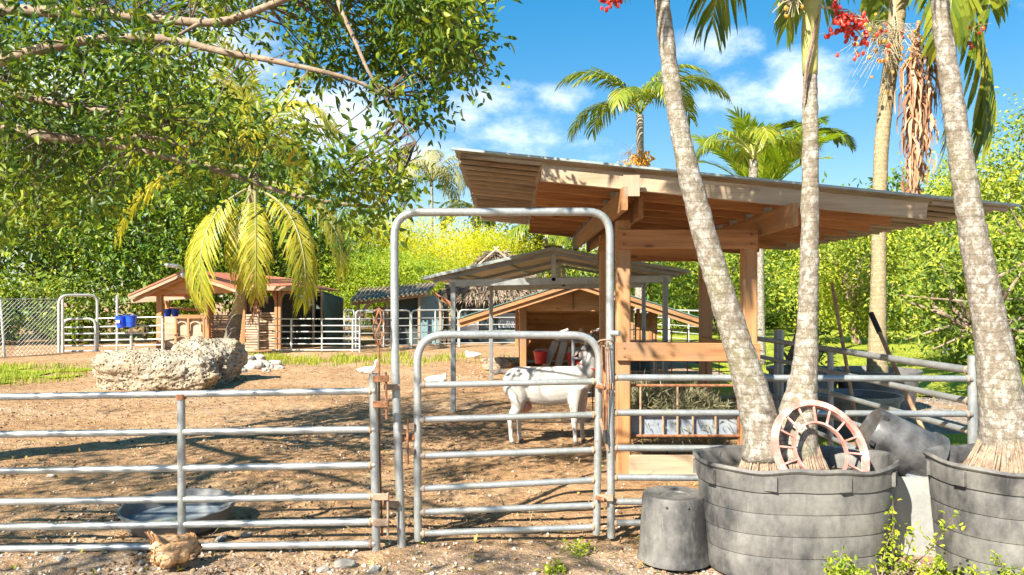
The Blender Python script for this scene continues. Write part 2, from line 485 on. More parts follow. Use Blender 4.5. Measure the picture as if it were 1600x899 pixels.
mat_leaf('leaf_weed', [(0.16, 0.26, 0.02), (0.35, 0.43, 0.03), (0.55, 0.56, 0.05)], 0.40, 0.5, 0.3, 2.0)
mat_leaf('blade_grass', [(0.16, 0.22, 0.02), (0.32, 0.37, 0.03), (0.50, 0.48, 0.06)], 0.35, 0.6, 0.4, 0.7)
mat_leaf('hay', [(0.17, 0.16, 0.08), (0.30, 0.28, 0.16), (0.42, 0.40, 0.25)], 0.15, 0.8, 0.3, 3.0)
mat_leaf('frond_coconut', [(0.18, 0.26, 0.03), (0.36, 0.37, 0.03), (0.54, 0.48, 0.05), (0.66, 0.57, 0.20)], 0.40, 0.45, 0.4, 0.6)
mat_leaf('frond_green', [(0.06, 0.12, 0.02), (0.15, 0.22, 0.025), (0.30, 0.33, 0.03), (0.52, 0.42, 0.04)], 0.32, 0.35, 0.4, 0.8)
mat_leaf('frond_deep', [(0.04, 0.09, 0.03), (0.09, 0.16, 0.03), (0.18, 0.26, 0.03), (0.32, 0.36, 0.04)], 0.35, 0.35, 0.4, 0.8)
mat_leaf('frond_pale', [(0.22, 0.22, 0.09), (0.33, 0.32, 0.14), (0.45, 0.42, 0.20)], 0.30, 0.6, 0.4, 0.8)
mat_leaf('litter', [(0.24, 0.12, 0.05), (0.40, 0.25, 0.10), (0.50, 0.40, 0.12), (0.30, 0.30, 0.05)], 0.1, 0.8, 0.1, 2.0)
mat_leaf('pebbles', [(0.30, 0.22, 0.15), (0.40, 0.33, 0.25), (0.50, 0.45, 0.37), (0.66, 0.62, 0.56)], 0.0, 0.9, 0.1, 2.0)
mat_leaf('clods', [(0.07, 0.045, 0.03), (0.14, 0.09, 0.055), (0.26, 0.165, 0.095), (0.38, 0.25, 0.14)], 0.0, 0.95, 0.1, 2.0)


# ------------------------------------------------------------------ mesh helpers
class MB:
    """collects shapes for one mesh"""
    def __init__(s):
        s.v = []
        s.f = []
        s.m = []

    def add(s, verts, faces, mi=0):
        o = len(s.v)
        s.v.extend([tuple(p) for p in verts])
        s.f.extend([tuple(i + o for i in f) for f in faces])
        s.m.extend([mi] * len(faces))
        return s

    def box(s, c, size, rot=None, mi=0):
        c = Vector(c)
        hx, hy, hz = (k / 2 for k in size)
        vs = [Vector((x, y, z)) for x in (-hx, hx) for y in (-hy, hy) for z in (-hz, hz)]
        if rot is not None:
            vs = [rot @ p for p in vs]
        return s.add([p + c for p in vs], [(0, 1, 3, 2), (4, 6, 7, 5), (0, 4, 5, 1), (2, 3, 7, 6), (0, 2, 6, 4), (1, 5, 7, 3)], mi)

    def bar(s, p, q, w, h, up=(0, 0, 1), mi=0):
        """rectangular bar from p to q; w sideways, h along up; edges eased"""
        p, q = Vector(p), Vector(q)
        t = (q - p).normalized()
        u = Vector(up)
        sd_ = t.cross(u)
        if sd_.length < 1e-4:
            sd_ = t.cross(Vector((1, 0, 0)))
        sd_.normalize()
        u = sd_.cross(t).normalized()
        e = min(w, h) * 0.09
        prof = [(-w / 2 + e, -h / 2), (w / 2 - e, -h / 2), (w / 2, -h / 2 + e), (w / 2, h / 2 - e), (w / 2 - e, h / 2), (-w / 2 + e, h / 2), (-w / 2, h / 2 - e), (-w / 2, -h / 2 + e)]
        vs = [p + sd_ * a + u * b for a, b in prof] + [q + sd_ * a + u * b for a, b in prof]
        fs = [(i, (i + 1) % 8, 8 + (i + 1) % 8, 8 + i) for i in range(8)] + [tuple(range(7, -1, -1)), tuple(range(8, 16))]
        return s.add(vs, fs, mi)

    def tube(s, pts, rad, seg=10, cap=True, mi=0, squash=1.0):
        pts = [Vector(p) for p in pts]
        n = len(pts)
        rad = [rad] * n if isinstance(rad, (int, float)) else rad
        o = len(s.v)
        prev = None
        for i, p in enumerate(pts):
            t = (pts[min(i + 1, n - 1)] - pts[max(i - 1, 0)])
            t = t.normalized() if t.length > 1e-9 else Vector((0, 0, 1))
            if prev is None:
                a = t.cross(Vector((0, 0, 1)))
                if a.length < 0.05:
                    a = t.cross(Vector((0, 1, 0)))
            else:
                a = prev - t * prev.dot(t)
            a.normalize()
            prev = a
            b = t.cross(a)
            for k in range(seg):
                an = 2 * PI * k / seg
                s.v.append(tuple(p + (a * math.cos(an) + b * math.sin(an) * squash) * rad[i]))
        for i in range(n - 1):
            for k in range(seg):
                k2 = (k + 1) % seg
                s.f.append((o + i * seg + k, o + i * seg + k2, o + (i + 1) * seg + k2, o + (i + 1) * seg + k))
                s.m.append(mi)
        if cap:
            s.f.append(tuple(o + k for k in range(seg - 1, -1, -1)))
            s.f.append(tuple(o + (n - 1) * seg + k for k in range(seg)))
            s.m += [mi, mi]
        return s

    def lathe(s, prof, seg=40, c=(0, 0, 0), sx=1.0, sy=1.0, rot=None, mi=0, power=2.0):
        """prof: (radius, z); sx, sy make it oval; power > 2 squares it"""
        o = len(s.v)
        c = Vector(c)
        for r, z in prof:
            for k in range(seg):
                an = 2 * PI * k / seg
                cx, sy_ = math.cos(an), math.sin(an)
                q = (abs(cx) ** power + abs(sy_) ** power) ** (-1 / power)
                p = Vector((cx * q * r * sx, sy_ * q * r * sy, z))
                if rot is not None:
                    p = rot @ p
                s.v.append(tuple(p + c))
        n = len(prof)
        for i in range(n - 1):
            for k in range(seg):
                k2 = (k + 1) % seg
                s.f.append((o + i * seg + k, o + i * seg + k2, o + (i + 1) * seg + k2, o + (i + 1) * seg + k))
                s.m.append(mi)
        return s

    def ball(s, c, r, seg=14, rings=9, rot=None, mi=0):
        """ellipsoid"""
        c = Vector(c)
        r = (r, r, r) if isinstance(r, (int, float)) else r
        o = len(s.v)
        vs = []
        for i in range(1, rings):
            th = PI * i / rings
            for k in range(seg):
                ph = 2 * PI * k / seg
                vs.append(Vector((r[0] * math.sin(th) * math.cos(ph), r[1] * math.sin(th) * math.sin(ph), r[2] * math.cos(th))))
        vs += [Vector((0, 0, r[2])), Vector((0, 0, -r[2]))]
        if rot is not None:
            vs = [rot @ p for p in vs]
        s.v.extend([tuple(p + c) for p in vs])
        T, B = o + len(vs) - 2, o + len(vs) - 1
        for i in range(rings - 2):
            for k in range(seg):
                k2 = (k + 1) % seg
                s.f.append((o + i * seg + k, o + (i + 1) * seg + k, o + (i + 1) * seg + k2, o + i * seg + k2))
                s.m.append(mi)
        for k in range(seg):
            k2 = (k + 1) % seg
            s.f.append((T, o + k, o + k2))
            s.f.append((B, o + (rings - 2) * seg + k2, o + (rings - 2) * seg + k))
            s.m += [mi, mi]
        return s

    def mesh(s, name, mats=(), smooth=False):
        me = bpy.data.meshes.new(name)
        me.from_pydata(s.v, [], s.f)
        for m in (mats if isinstance(mats, (list, tuple)) else [mats]):
            me.materials.append(MATS[m])
        if any(s.m):
            me.polygons.foreach_set('material_index', s.m)
        if smooth:
            me.polygons.foreach_set('use_smooth', [True] * len(me.polygons))
            if smooth != 'all':
                me.set_sharp_from_angle(angle=R(38))
        me.update()
        return me

    def build(s, name, mat, parent=None, smooth=False):
        return link(name, s.mesh(name, mat, smooth), parent)


def link(name, me, parent=None):
    o = bpy.data.objects.new(name, me)
    COL.objects.link(o)
    if parent is not None:
        o.parent = parent
        # meshes are modelled in place, so undo the parents' offsets
        off = Vector((0, 0, 0))
        p = parent
        while p is not None:
            off += p.location
            p = p.parent
        o.location = -off
    return o


def tag(o, label=None, cat=None, group=None, kind=None):
    if label:
        o['label'] = label
    if cat:
        o['category'] = cat
    if group:
        o['group'] = group
    if kind:
        o['kind'] = kind
    return o


def thing(name, label, cat, loc=(0, 0, 0), group=None):
    o = bpy.data.objects.new(name, None)
    o.empty_display_size = 0.2
    COL.objects.link(o)
    o.location = loc
    return tag(o, label, cat, group)


def np_mesh(name, V, F, mat, smooth=False):
    """V (n,3), F (m,k) all faces k-sided"""
    me = bpy.data.meshes.new(name)
    n, m, k = len(V), len(F), F.shape[1]
    me.vertices.add(n)
    me.vertices.foreach_set('co', np.ascontiguousarray(V, dtype=np.float32).ravel())
    me.loops.add(m * k)
    me.loops.foreach_set('vertex_index', np.ascontiguousarray(F, dtype=np.int32).ravel())
    me.polygons.add(m)
    me.polygons.foreach_set('loop_start', np.arange(0, m * k, k, dtype=np.int32))
    for q in (mat if isinstance(mat, (list, tuple)) else [mat]):
        me.materials.append(MATS[q])
    if smooth:
        me.polygons.foreach_set('use_smooth', np.ones(m, dtype=bool))
    me.update(calc_edges=True)
    me.validate()
    return me


def unit(a):
    return a / np.maximum(np.linalg.norm(a, axis=1, keepdims=True), 1e-9)


def leaves(P, L, W, up=0.5, droop=0.3, rg=rng, fold=0.25, detail=True, out=None, face=None):
    """leaf blades at points P: pointed ovals with a fold; returns V, F (triangles)"""
    n = len(P)
    d = rg.normal(size=(n, 3))
    if out is not None:
        d = d * 0.7 + out * 0.9
    d[:, 2] -= droop
    d = unit(d)
    nr = rg.normal(size=(n, 3)) * (1 - up)
    nr[:, 2] += up
    if face is not None:
        nr = nr * .75 + np.array(face)[None]
    nr = unit(nr - d * np.sum(nr * d, axis=1, keepdims=True))
    sd_ = np.cross(d, nr)
    L = (L * rg.uniform(0.65, 1.25, size=n))[:, None]
    W = (W * rg.uniform(0.7, 1.2, size=n))[:, None]
    if detail:
        mid = P + d * L * 0.45 - nr * L * 0.03
        tip = P + d * L - nr * L * 0.14
        l1 = P + d * L * 0.22 + sd_ * W * 0.42 + nr * W * fold
        r1 = P + d * L * 0.22 - sd_ * W * 0.42 + nr * W * fold
        l2 = P + d * L * 0.62 + sd_ * W * 0.40 + nr * W * fold * 0.7
        r2 = P + d * L * 0.62 - sd_ * W * 0.40 + nr * W * fold * 0.7
        V = np.stack([P, l1, l2, tip, r2, r1, mid], axis=1).reshape(-1, 3)
        b = np.array([[0, 6, 1], [1, 6, 2], [2, 6, 3], [3, 6, 4], [4, 6, 5], [5, 6, 0]])
        F = (b[None] + (np.arange(n) * 7)[:, None, None]).reshape(-1, 3)
    else:
        tip = P + d * L - nr * L * 0.08
        l1 = P + d * L * 0.45 + sd_ * W * 0.5 + nr * W * fold
        r1 = P + d * L * 0.45 - sd_ * W * 0.5 + nr * W * fold
        V = np.stack([P, l1, tip, r1], axis=1).reshape(-1, 3)
        b = np.array([[0, 1, 2], [0, 2, 3]])
        F = (b[None] + (np.arange(n) * 4)[:, None, None]).reshape(-1, 3)
    return V, F


def blades(P, H, W, lean=0.35, rg=rng):
    """upright grass blades"""
    n = len(P)
    az = rg.uniform(0, 2 * PI, n)
    dirv_ = np.stack([np.cos(az), np.sin(az), np.zeros(n)], 1)
    sd_ = np.stack([-np.sin(az), np.cos(az), np.zeros(n)], 1)
    H = (H * rg.uniform(0.5, 1.3, n))[:, None]
    k = rg.uniform(0, lean * 2, n)[:, None]
    tip = P + dirv_ * H * k
    tip[:, 2] += H[:, 0]
    mid = P + dirv_ * H * k * 0.35
    mid[:, 2] += H[:, 0] * 0.55
    V = np.stack([P - sd_ * W, P + sd_ * W, mid + sd_ * W * 0.7, mid - sd_ * W * 0.7, tip], 1).reshape(-1, 3)
    b = np.array([[0, 1, 2], [0, 2, 3], [3, 2, 4]])
    F = (b[None] + (np.arange(n) * 5)[:, None, None]).reshape(-1, 3)
    return V, F


def organic(mb, voxel, smooth=6):
    """fuse overlapping shapes into one continuous skin"""
    me = bpy.data.meshes.new('tmp')
    me.from_pydata(mb.v, [], mb.f)
    o = bpy.data.objects.new('tmp', me)
    COL.objects.link(o)
    m = o.modifiers.new('r', 'REMESH')
    m.mode = 'VOXEL'
    m.voxel_size = voxel
    s_ = o.modifiers.new('s', 'SMOOTH')
    s_.factor = 0.6
    s_.iterations = smooth
    dg = bpy.context.evaluated_depsgraph_get()
    out = bpy.data.meshes.new_from_object(o.evaluated_get(dg))
    bpy.data.objects.remove(o)
    bpy.data.meshes.remove(me)
    out.polygons.foreach_set('use_smooth', [True] * len(out.polygons))
    return out


def icosphere(sub):
    t = (1 + 5 ** 0.5) / 2
    V = [(-1, t, 0), (1, t, 0), (-1, -t, 0), (1, -t, 0), (0, -1, t), (0, 1, t), (0, -1, -t), (0, 1, -t), (t, 0, -1), (t, 0, 1), (-t, 0, -1), (-t, 0, 1)]
    F = [(0, 11, 5), (0, 5, 1), (0, 1, 7), (0, 7, 10), (0, 10, 11), (1, 5, 9), (5, 11, 4), (11, 10, 2), (10, 7, 6), (7, 1, 8), (3, 9, 4), (3, 4, 2), (3, 2, 6), (3, 6, 8), (3, 8, 9), (4, 9, 5), (2, 4, 11), (6, 2, 10), (8, 6, 7), (9, 8, 1)]
    V = [Vector(v).normalized() for v in V]
    for _ in range(sub):
        cache = {}
        nf = []

        def mid(a, b):
            k = (min(a, b), max(a, b))
            if k not in cache:
                cache[k] = len(V)
                V.append(((V[a] + V[b]) / 2).normalized())
            return cache[k]
        for a, b, c in F:
            x, y, z = mid(a, b), mid(b, c), mid(c, a)
            nf += [(a, x, z), (b, y, x), (c, z, y), (x, y, z)]
        F = nf
    return V, F


def rock_mesh(name, size, sub, seed, rough, mat, flat=0.35, boxy=0.0):
    V, F = icosphere(sub)
    off = Vector((seed * 3.1, seed * 1.7, seed * 0.9))
    out = []
    for v in V:
        b = v.copy()
        if boxy:
            q = (abs(v.x) ** boxy + abs(v.y) ** boxy + abs(v.z) ** boxy) ** (-1 / boxy)
            b = v * q
        n = mnoise.fractal(v * 1.3 + off, 1.0, 2.0, 3) * rough
        if sub >= 4:
            n += mnoise.fractal(v * 6 + off, 0.9, 2.1, 4) * rough * 0.28
            n -= max(0, mnoise.noise(v * 15 + off) - 0.12) * rough * 0.30
        p = b * (1 + n)
        p = Vector((p.x * size[0], p.y * size[1], p.z * size[2]))
        if p.z < -size[2] * flat:
            p.z = -size[2] * flat
        out.append(p)
    mb = MB().add(out, F)
    return mb.mesh(name, mat, 'all')


# ------------------------------------------------------------------ ground
xs = np.concatenate([np.linspace(-900, -60, 10), np.linspace(-50, -13, 20), np.linspace(-12, 12, 161), np.linspace(13, 50, 20), np.linspace(60, 900, 10)])
ys = np.concatenate([np.linspace(-300, -20, 6), np.linspace(-15, 2.5, 8), np.linspace(3, 20, 150), np.linspace(20.5, 60, 50), np.linspace(70, 1200, 14)])
GX, GY = np.meshgrid(xs, ys)
GZ = np.vectorize(gz)(GX, GY)
near = (np.abs(GX) < 12) & (GY > 2.6) & (GY < 20)
GZ = GZ + np.where(near, rng.normal(size=GZ.shape) * 0.006, 0)
V = np.stack([GX.ravel(), GY.ravel(), GZ.ravel()], 1)
nx, ny = len(xs), len(ys)
ii, jj = np.meshgrid(np.arange(nx - 1), np.arange(ny - 1))
a = (jj * nx + ii).ravel()
Fq = np.stack([a, a + 1, a + nx + 1, a + nx], 1)
tag(link('ground', np_mesh('ground', V, Fq, 'soil', True)), 'brown bare earth of the animal yard', 'ground', kind='structure')


def sheet(name, poly_fn, x0, x1, y0, y1, step, lift, mat, label):
    xs_ = np.arange(x0, x1 + step, step)
    ys_ = np.arange(y0, y1 + step, step)
    idx = {}
    mb = MB()
    for i in range(len(xs_) - 1):
        for j in range(len(ys_) - 1):
            cx, cy = xs_[i] + step / 2, ys_[j] + step / 2
            if not poly_fn(cx, cy):
                continue
            f = []
            for (p, q) in ((i, j), (i + 1, j), (i + 1, j + 1), (i, j + 1)):
                if (p, q) not in idx:
                    idx[(p, q)] = len(mb.v)
                    mb.v.append((xs_[p], ys_[q], gz(xs_[p], ys_[q]) + lift))
                f.append(idx[(p, q)])
            mb.f.append(tuple(f))
            mb.m.append(0)
    return tag(mb.build(name, mat, None, 'all'), label, 'grass', kind='structure')


def wob(x, y, s=0.6):
    return mnoise.noise(Vector((x * s, y * s, 3.3)))


sheet('lawn', lambda x, y: x > 3.8 + 0.08 * (y - 14) + 1.4 * wob(x, y, .35) and y > 13.5 + 1.6 * wob(x, y, .4), 2.5, 60, 11, 80, 0.5, 0.030, 'lawn_green', 'sunlit yellow green lawn behind the timber shelter')
sheet('grass_verge', lambda x, y: ((x + 13.2) / 4.6) ** 2 + ((y - 17.3) / 2.9) ** 2 < .55 + 0.8 * wob(x, y, .9), -19, -8, 13.5, 21, 0.25, 0.028, 'lawn_green', 'yellow green grass beside the coral boulder')
sheet('grass_patch', lambda x, y: x > 3.6 and ((x - 6.2) / 3.2) ** 2 + ((y - 8.6) / 1.2) ** 2 < 0.8 + 0.9 * wob(x, y, .9), 3.4, 10, 7, 10, 0.2, 0.028, 'lawn_green', 'shaded grass outside the side fence')


def scatter_grass(name, label, n, x0, x1, y0, y1, fn, h, w, mat='blade_grass'):
    P = np.stack([rng.uniform(x0, x1, n), rng.uniform(y0, y1, n), np.zeros(n)], 1)
    keep = [fn(p[0], p[1]) for p in P]
    P = P[np.array(keep)]
    P[:, 2] = [gz(p[0], p[1]) for p in P]
    Vv, Ff = blades(P, h, w)
    return tag(link(name, np_mesh(name, Vv, Ff, mat)), label, 'grass', kind='stuff')


scatter_grass('grass', 'tufts of yellow grass beside the coral boulder', 24000, -18.5, -8.6, 14, 20.6, lambda x, y: ((x + 13.2) / 4.7) ** 2 + ((y - 17.3) / 3.0) ** 2 < random.uniform(.05, 1.25) + 0.6 * wob(x, y, .8) and wob(x, y, 1.7) > -.15, 0.13, 0.009)
scatter_grass('grass', 'thin weedy grass in front of the white pipe panels', 16000, -10, 0.5, 19, 25, lambda x, y: ((x + 5.0) / 4.4) ** 2 + ((y - 22.0) / 2.3) ** 2 < random.uniform(0, 1.1) + 0.9 * wob(x, y, .9) and wob(x, y, 1.5) > -.12, 0.15, 0.010)
scatter_grass('grass', 'lawn blades behind the timber shelter', 16000, 3, 22, 12, 34, lambda x, y: x > 3.9 + 0.08 * (y - 14) + 1.4 * wob(x, y, .35) and y > 13.4 + 1.6 * wob(x, y, .4), 0.09, 0.012)
scatter_grass('grass', 'shaded grass blades outside the side fence', 5000, 3.4, 10, 7, 10, lambda x, y: ((x - 6.2) / 3.2) ** 2 + ((y - 8.6) / 1.2) ** 2 < 0.8 + 0.9 * wob(x, y, .9), 0.06, 0.006)

# ------------------------------------------------------------------ pipe fences
def arc_path(pts, rad, n=7):
    """polyline with rounded corners"""
    pts = [Vector(p) for p in pts]
    out = [pts[0]]
    for i in range(1, len(pts) - 1):
        a, b, c_ = pts[i - 1], pts[i], pts[i + 1]
        u, w = (a - b).normalized(), (c_ - b).normalized()
        p, q = b + u * rad, b + w * rad
        for k in range(n + 1):
            t = k / n
            out.append(p * (1 - t) ** 2 * 1.0 + b * 2 * t * (1 - t) + q * t * t)
    out.append(pts[-1])
    return out


def rail(p, q, r, parent, mat='galvanised', seg=12, name='rail', weld=True):
    mb = MB().tube([p, q], r, seg)
    o = mb.build(name, mat, parent, True)
    if weld and seg >= 12:
        for e, f in ((p, q), (q, p)):
            e, f = Vector(e), Vector(f)
            t = (f - e).normalized()
            b = MB().tube([e + t * 0.018, e + t * 0.030, e + t * 0.042], [r * 1.02, r * 1.22, r * 1.02], 10)
            b.build('weld', 'rust_pale', o, True)
    return o


def pipe_panel(name, label, A, B, zs, posts, r=0.022, pr=0.026, mat='galvanised_far', seg=6, group=None, arch=None, top_bow=False):
    """rails between ground points A and B at heights zs; posts at fractions (t, z0, z1)"""
    A, B = Vector(A), Vector(B)
    root = thing(name, label, 'fence', (A + B) / 2, group)
    zs = sorted(zs)
    if top_bow:
        zt = zs[-1]
        P = [A + Vector((0, 0, 0.02)), A + Vector((0, 0, zt)), B + Vector((0, 0, zt)), B + Vector((0, 0, 0.02))]
        MB().tube(arc_path(P, 0.16), pr, seg + 2).build('frame', mat, root, True)
        zs = zs[:-1]
    for z in zs:
        rail(A + Vector((0, 0, z)), B + Vector((0, 0, z)), r, root, mat, seg, weld=False)
    for (t, z0, z1) in posts:
        p = A.lerp(B, t)
        MB().tube([p + Vector((0, 0, z0)), p + Vector((0, 0, z1))], pr, seg + 2).build('post', mat, root, True)
    return root


# near left panel
root = thing('pipe_fence_panel', 'long galvanised six rail panel in front, left of the tall gate arch', 'fence', (at(283, 860, 5.16).x, 5.16, 0))
L0 = (624, 682, 740, 788, 827, 861)
R0 = (611, 671, 727, 776, 815.5, 850)
for a_, b_ in zip(L0, R0):
    rail(at(-220, a_, 5.12), at(586, b_, 5.18), 0.0235, root, seg=14)
p = at(283, 612, 5.155)
MB().tube([at(283, 618, 5.155), at(284, 851, 5.155)], 0.026, 14).build('middle_post', 'galvanised', root, True)
mbp = MB().tube([at(583, 585, 5.19), at(588, 868, 5.19)], 0.029, 14)
mbp.build('end_post', 'galvanised', root, True)
MB().tube([at(283, 616, 5.155), at(283, 624, 5.155)], 0.034, 12).build('collar', 'rust', root, True)
# hinge lugs with a pin, upper and lower
for (y0, y1) in ((586, 598), (626, 638), (771, 782), (811, 822)):
    MB().bar(at(583, (y0 + y1) / 2, 5.155), at(607, (y0 + y1) / 2, 5.155), 0.03, 0.042).build('hinge_lug', 'rust' if y0 < 700 else 'rust_pale', root)
MB().tube([at(603, 583, 5.16), at(604, 655, 5.16)], 0.008, 8).build('hinge_pin', 'rust', root, True)
MB().tube([at(606, 770, 5.16), at(606, 838, 5.16)], 0.008, 8).build('hinge_pin', 'rust_pale', root, True)

# tall arch
root = thing('gate_arch', 'tall galvanised walk through arch around the small gate', 'gate frame', (0, 5.4, 0))
pa = [at(628, 860, 5.26), at(617, 560, 5.30), at(616, 332, 5.32), at(953, 331, 5.46), at(953, 560, 5.47), at(955, 840, 5.5)]
path = [pa[0], pa[1]] + arc_path(pa[1:5], 0.17)[1:-1] + [pa[4], pa[5]]
MB().tube(path, 0.0285, 14).build('arch_tube', 'galvanised', root, True)
for y_ in (605, 775):
    MB().bar(at(600, y_ if y_ < 700 else 787, 5.22), at(624, y_ if y_ < 700 else 787, 5.25), 0.03, 0.038).build('hinge_lug', 'rust_pale', root)
for y_ in (666, 706):
    MB().bar(at(619, y_, 5.28), at(647, y_, 5.31), 0.03, 0.042).build('hinge_lug', 'rust_pale', root)
MB().tube([at(637, 655, 5.29), at(637, 726, 5.29)], 0.009, 8).build('hinge_pin', 'rust', root, True)
MB().tube([at(955, 521, 5.44), at(968, 521, 5.40)], 0.02, 10).build('latch_stub', 'galvanised', root, True)
for y_ in (604, 778):
    MB().bar(at(934, y_, 5.47), at(958, y_, 5.44), 0.016, 0.045).build('latch_plate', 'rust_pale', root)

# small gate
root = thing('walk_gate', 'small galvanised bow top gate with five rails inside the arch', 'gate', (-0.05, 5.42, 0))
dl, dr = 5.34, 5.50
pg = [at(653, 845, dl), at(652, 523, dl), at(937, 524, dr), at(932, 835, dr)]
MB().tube(arc_path(pg, 0.20, 9), 0.0275, 14).build('frame_tube', 'galvanised', root, True)
for a_, b_ in ((602, 596), (656, 648), (713, 703), (764, 750), (800.5, 789.5), (834, 823.5)):
    rail(at(655, a_, dl), at(933, b_, dr), 0.0225, root, seg=14)
MB().bar(at(630, 684, dl - .03), at(656, 684, dl), 0.03, 0.04).build('hinge_lug', 'rust', root)
for y_ in (604, 778):
    MB().tube([at(931, y_, 5.45), at(945, y_ + 3, 5.42)], 0.014, 8).build('latch_bolt', 'rust', root, True)

# latch wires and chain beside the gate
root = thing('latch_chain', 'rusty wires and loop chain between the small gate and the arch post', 'chain', at(944, 700, 5.44))
for k, (xa, xb) in enumerate(((940, 944), (946, 947), (950, 945))):
    MB().tube([at(xa, 535, 5.42), at(xa + 2, 600, 5.41), at(xb, 690, 5.43)], 0.005, 6).build('wire', 'rust', root, True)
ringp = [at(946 + 12 * math.cos(t), 536 + 5 * math.sin(t), 5.42 + 0.05 * math.sin(t)) for t in np.linspace(0, 2 * PI, 15)]
MB().tube(ringp, 0.006, 6, False).build('loop', 'rust_pale', root, True)
MB().bar(at(938, 655, 5.42), at(950, 705, 5.45), 0.02, 0.012, up=(0, 1, 0)).build('lever', 'rust_pale', root)
MB().tube([at(945, 672, 5.43), at(946, 690, 5.43)], 0.017, 8).build('grip', 'black_rubber', root, True)

# rusty ornamental rod
root = thing('finial_stake', 'thin rusty rod with a twisted basket finial left of the arch', 'stake', at(592, 850, 5.23))
MB().tube([at(592, 545, 5.23), at(593, 700, 5.23), at(597, 838, 5.23)], 0.007, 8).build('rod', 'rust', root, True)
bk = MB()
for k in range(4):
    pts = []
    for t in np.linspace(0, 1, 11):
        an = k * PI / 2 + t * PI
        rr = 0.040 * math.sin(PI * t)
        b0 = at(592, 545 - 62 * t, 5.23)
        pts.append(b0 + Vector((rr * math.cos(an), rr * math.sin(an), 0)))
    bk.tube(pts, 0.005, 6)
bk.tube([at(584, 487, 5.23), at(592, 482, 5.23), at(600, 488, 5.23)], 0.006, 6)
bk.build('finial', 'rust', root, True)

# right front panel
root = thing('pipe_fence_panel', 'galvanised panel from the arch past the potted palms to the right post', 'fence', (2.0, 5.55, 0))
for a_, b_ in ((590, 592), (645, 647), (700, 703), (746, 750), (784, 788), (817, 821)):
    rail(at(956, a_, 5.50), at(1518, b_, 5.58), 0.0235, root, seg=14)
MB().tube([at(1520, 556, 5.60), at(1520, 835, 5.60)], 0.034, 14).build('end_post', 'galvanised', root, True)

# side fence running back
root = thing('pipe_fence_panel', 'side pipe fence running back from the right post beside the shelter', 'fence', (3.25, 7.5, 0))
A_ = Vector((3.38, 5.66, 0))
B_ = Vector((3.20, 10.6, 0))
for z, r_ in ((1.185, .030), (.955, .026), (.735, .024), (.50, .024), (.27, .024)):
    rail(A_ + Vector((0, 0, z)), B_ + Vector((0, 0, z + 0.02)), r_, root, seg=12)
for yy, zt in ((7.95, 1.19), (9.35, 1.34), (9.50, 1.34), (10.6, 1.25)):
    t = (yy - A_.y) / (B_.y - A_.y)
    pp = A_.lerp(B_, t) + Vector((0.03 if 9.3 < yy < 9.6 else 0, 0, 0))
    MB().tube([pp, pp + Vector((0, 0, zt))], 0.032, 10).build('post', 'steel_dark', root, True)
pp = Vector((3.47, 5.66, 0))
MB().tube([pp, pp + Vector((0, 0, 1.30))], 0.036, 12).build('hinge_post', 'rust', root, True)
for z in (1.22, 1.02):
    MB().box((3.46, 5.63, z), (0.11, 0.05, 0.05)).build('hinge_lug', 'rust_pale', root)

# fence crossing behind the shelter
pipe_panel('pipe_fence_panel', 'low pipe fence crossing behind the hay rack and timber posts', (3.2, 10.7, 0), (0.9, 11.3, 0), (0.35, .6, .85, 1.1), ((0.5, 0, 1.15), (1, 0, 1.15)), 0.02, 0.026, 'steel_dark', 8)

# ------------------------------------------------------------------ timber shelter on the right
SH = thing('timber_shelter', 'open timber hay shelter with sloping corrugated roof at right', 'shelter', (1.7, 8.2, 0))


def roofz(x):
    return 2.985 - 0.1 * (x + 0.51)


DF, DB = 6.62, 12.2
posts = [(1.07, 7.42), (2.28, 7.40), (1.10, 9.05), (2.28, 9.05)]
for (x, y) in posts:
    MB().bar((x, y, -0.05), (x, y, roofz(x) - 0.36), 0.135, 0.135, up=(0, 1, 0)).build('post', 'timber_warm_z', SH)
# headers between the posts
MB().bar((1.02, 7.33, 2.285), (2.34, 7.33, 2.285), 0.045, 0.185).build('header', 'timber_x', SH)
MB().bar((1.02, 9.13, 2.245), (2.34, 9.13, 2.245), 0.045, 0.16).build('header', 'timber_x', SH)
MB().bar((1.02, 8.97, 2.35), (2.34, 8.97, 2.25), 0.045, 0.16).build('header', 'timber_x', SH)
# beams running back
for (x, y0) in ((0.965, 6.55), (1.175, 7.0), (2.40, 6.50)):
    zt = roofz(x) - 0.165
    MB().bar((x, y0, zt - 0.10), (x, 11.9, zt - 0.10), 0.045, 0.20).build('beam', 'timber_warm_y', SH)
MB().bar((1.02, 6.56, roofz(1.02) - 0.06), (1.02, 6.56, roofz(1.02) - 0.24), 0.14, 0.02, up=(0, 1, 0)).build('joint_block', 'timber_grey_z', SH)
# rafters, left to right, sloping down to the right
ry = [6.68] + [6.68 + 0.56 * k for k in range(1, 10)]
for k, y in enumerate(ry):
    xl, xr = 0.27 + random.uniform(-.02, .02), 3.60 + (random.uniform(-.05, .05) if k else 0)
    h = 0.15
    p, q = Vector((xl, y, roofz(xl) - 0.022 - h / 2)), Vector((xr, y, roofz(xr) - 0.022 - h / 2))
    o = MB().bar(p, q, 0.042, h).build('rafter', 'timber_grey_x' if k == 0 else 'timber_x', SH)
    if k:
        for x in (0.965, 2.40):
            MB().box((x, y - 0.03, roofz(x) - 0.15), (0.075, 0.02, 0.06)).build('bracket', 'galvanised', o)
# joist ties (small cross purlins under the sheet)
for k, y in enumerate(np.arange(7.0, 12.0, 0.56)):
    if k % 2 == 0:
        continue
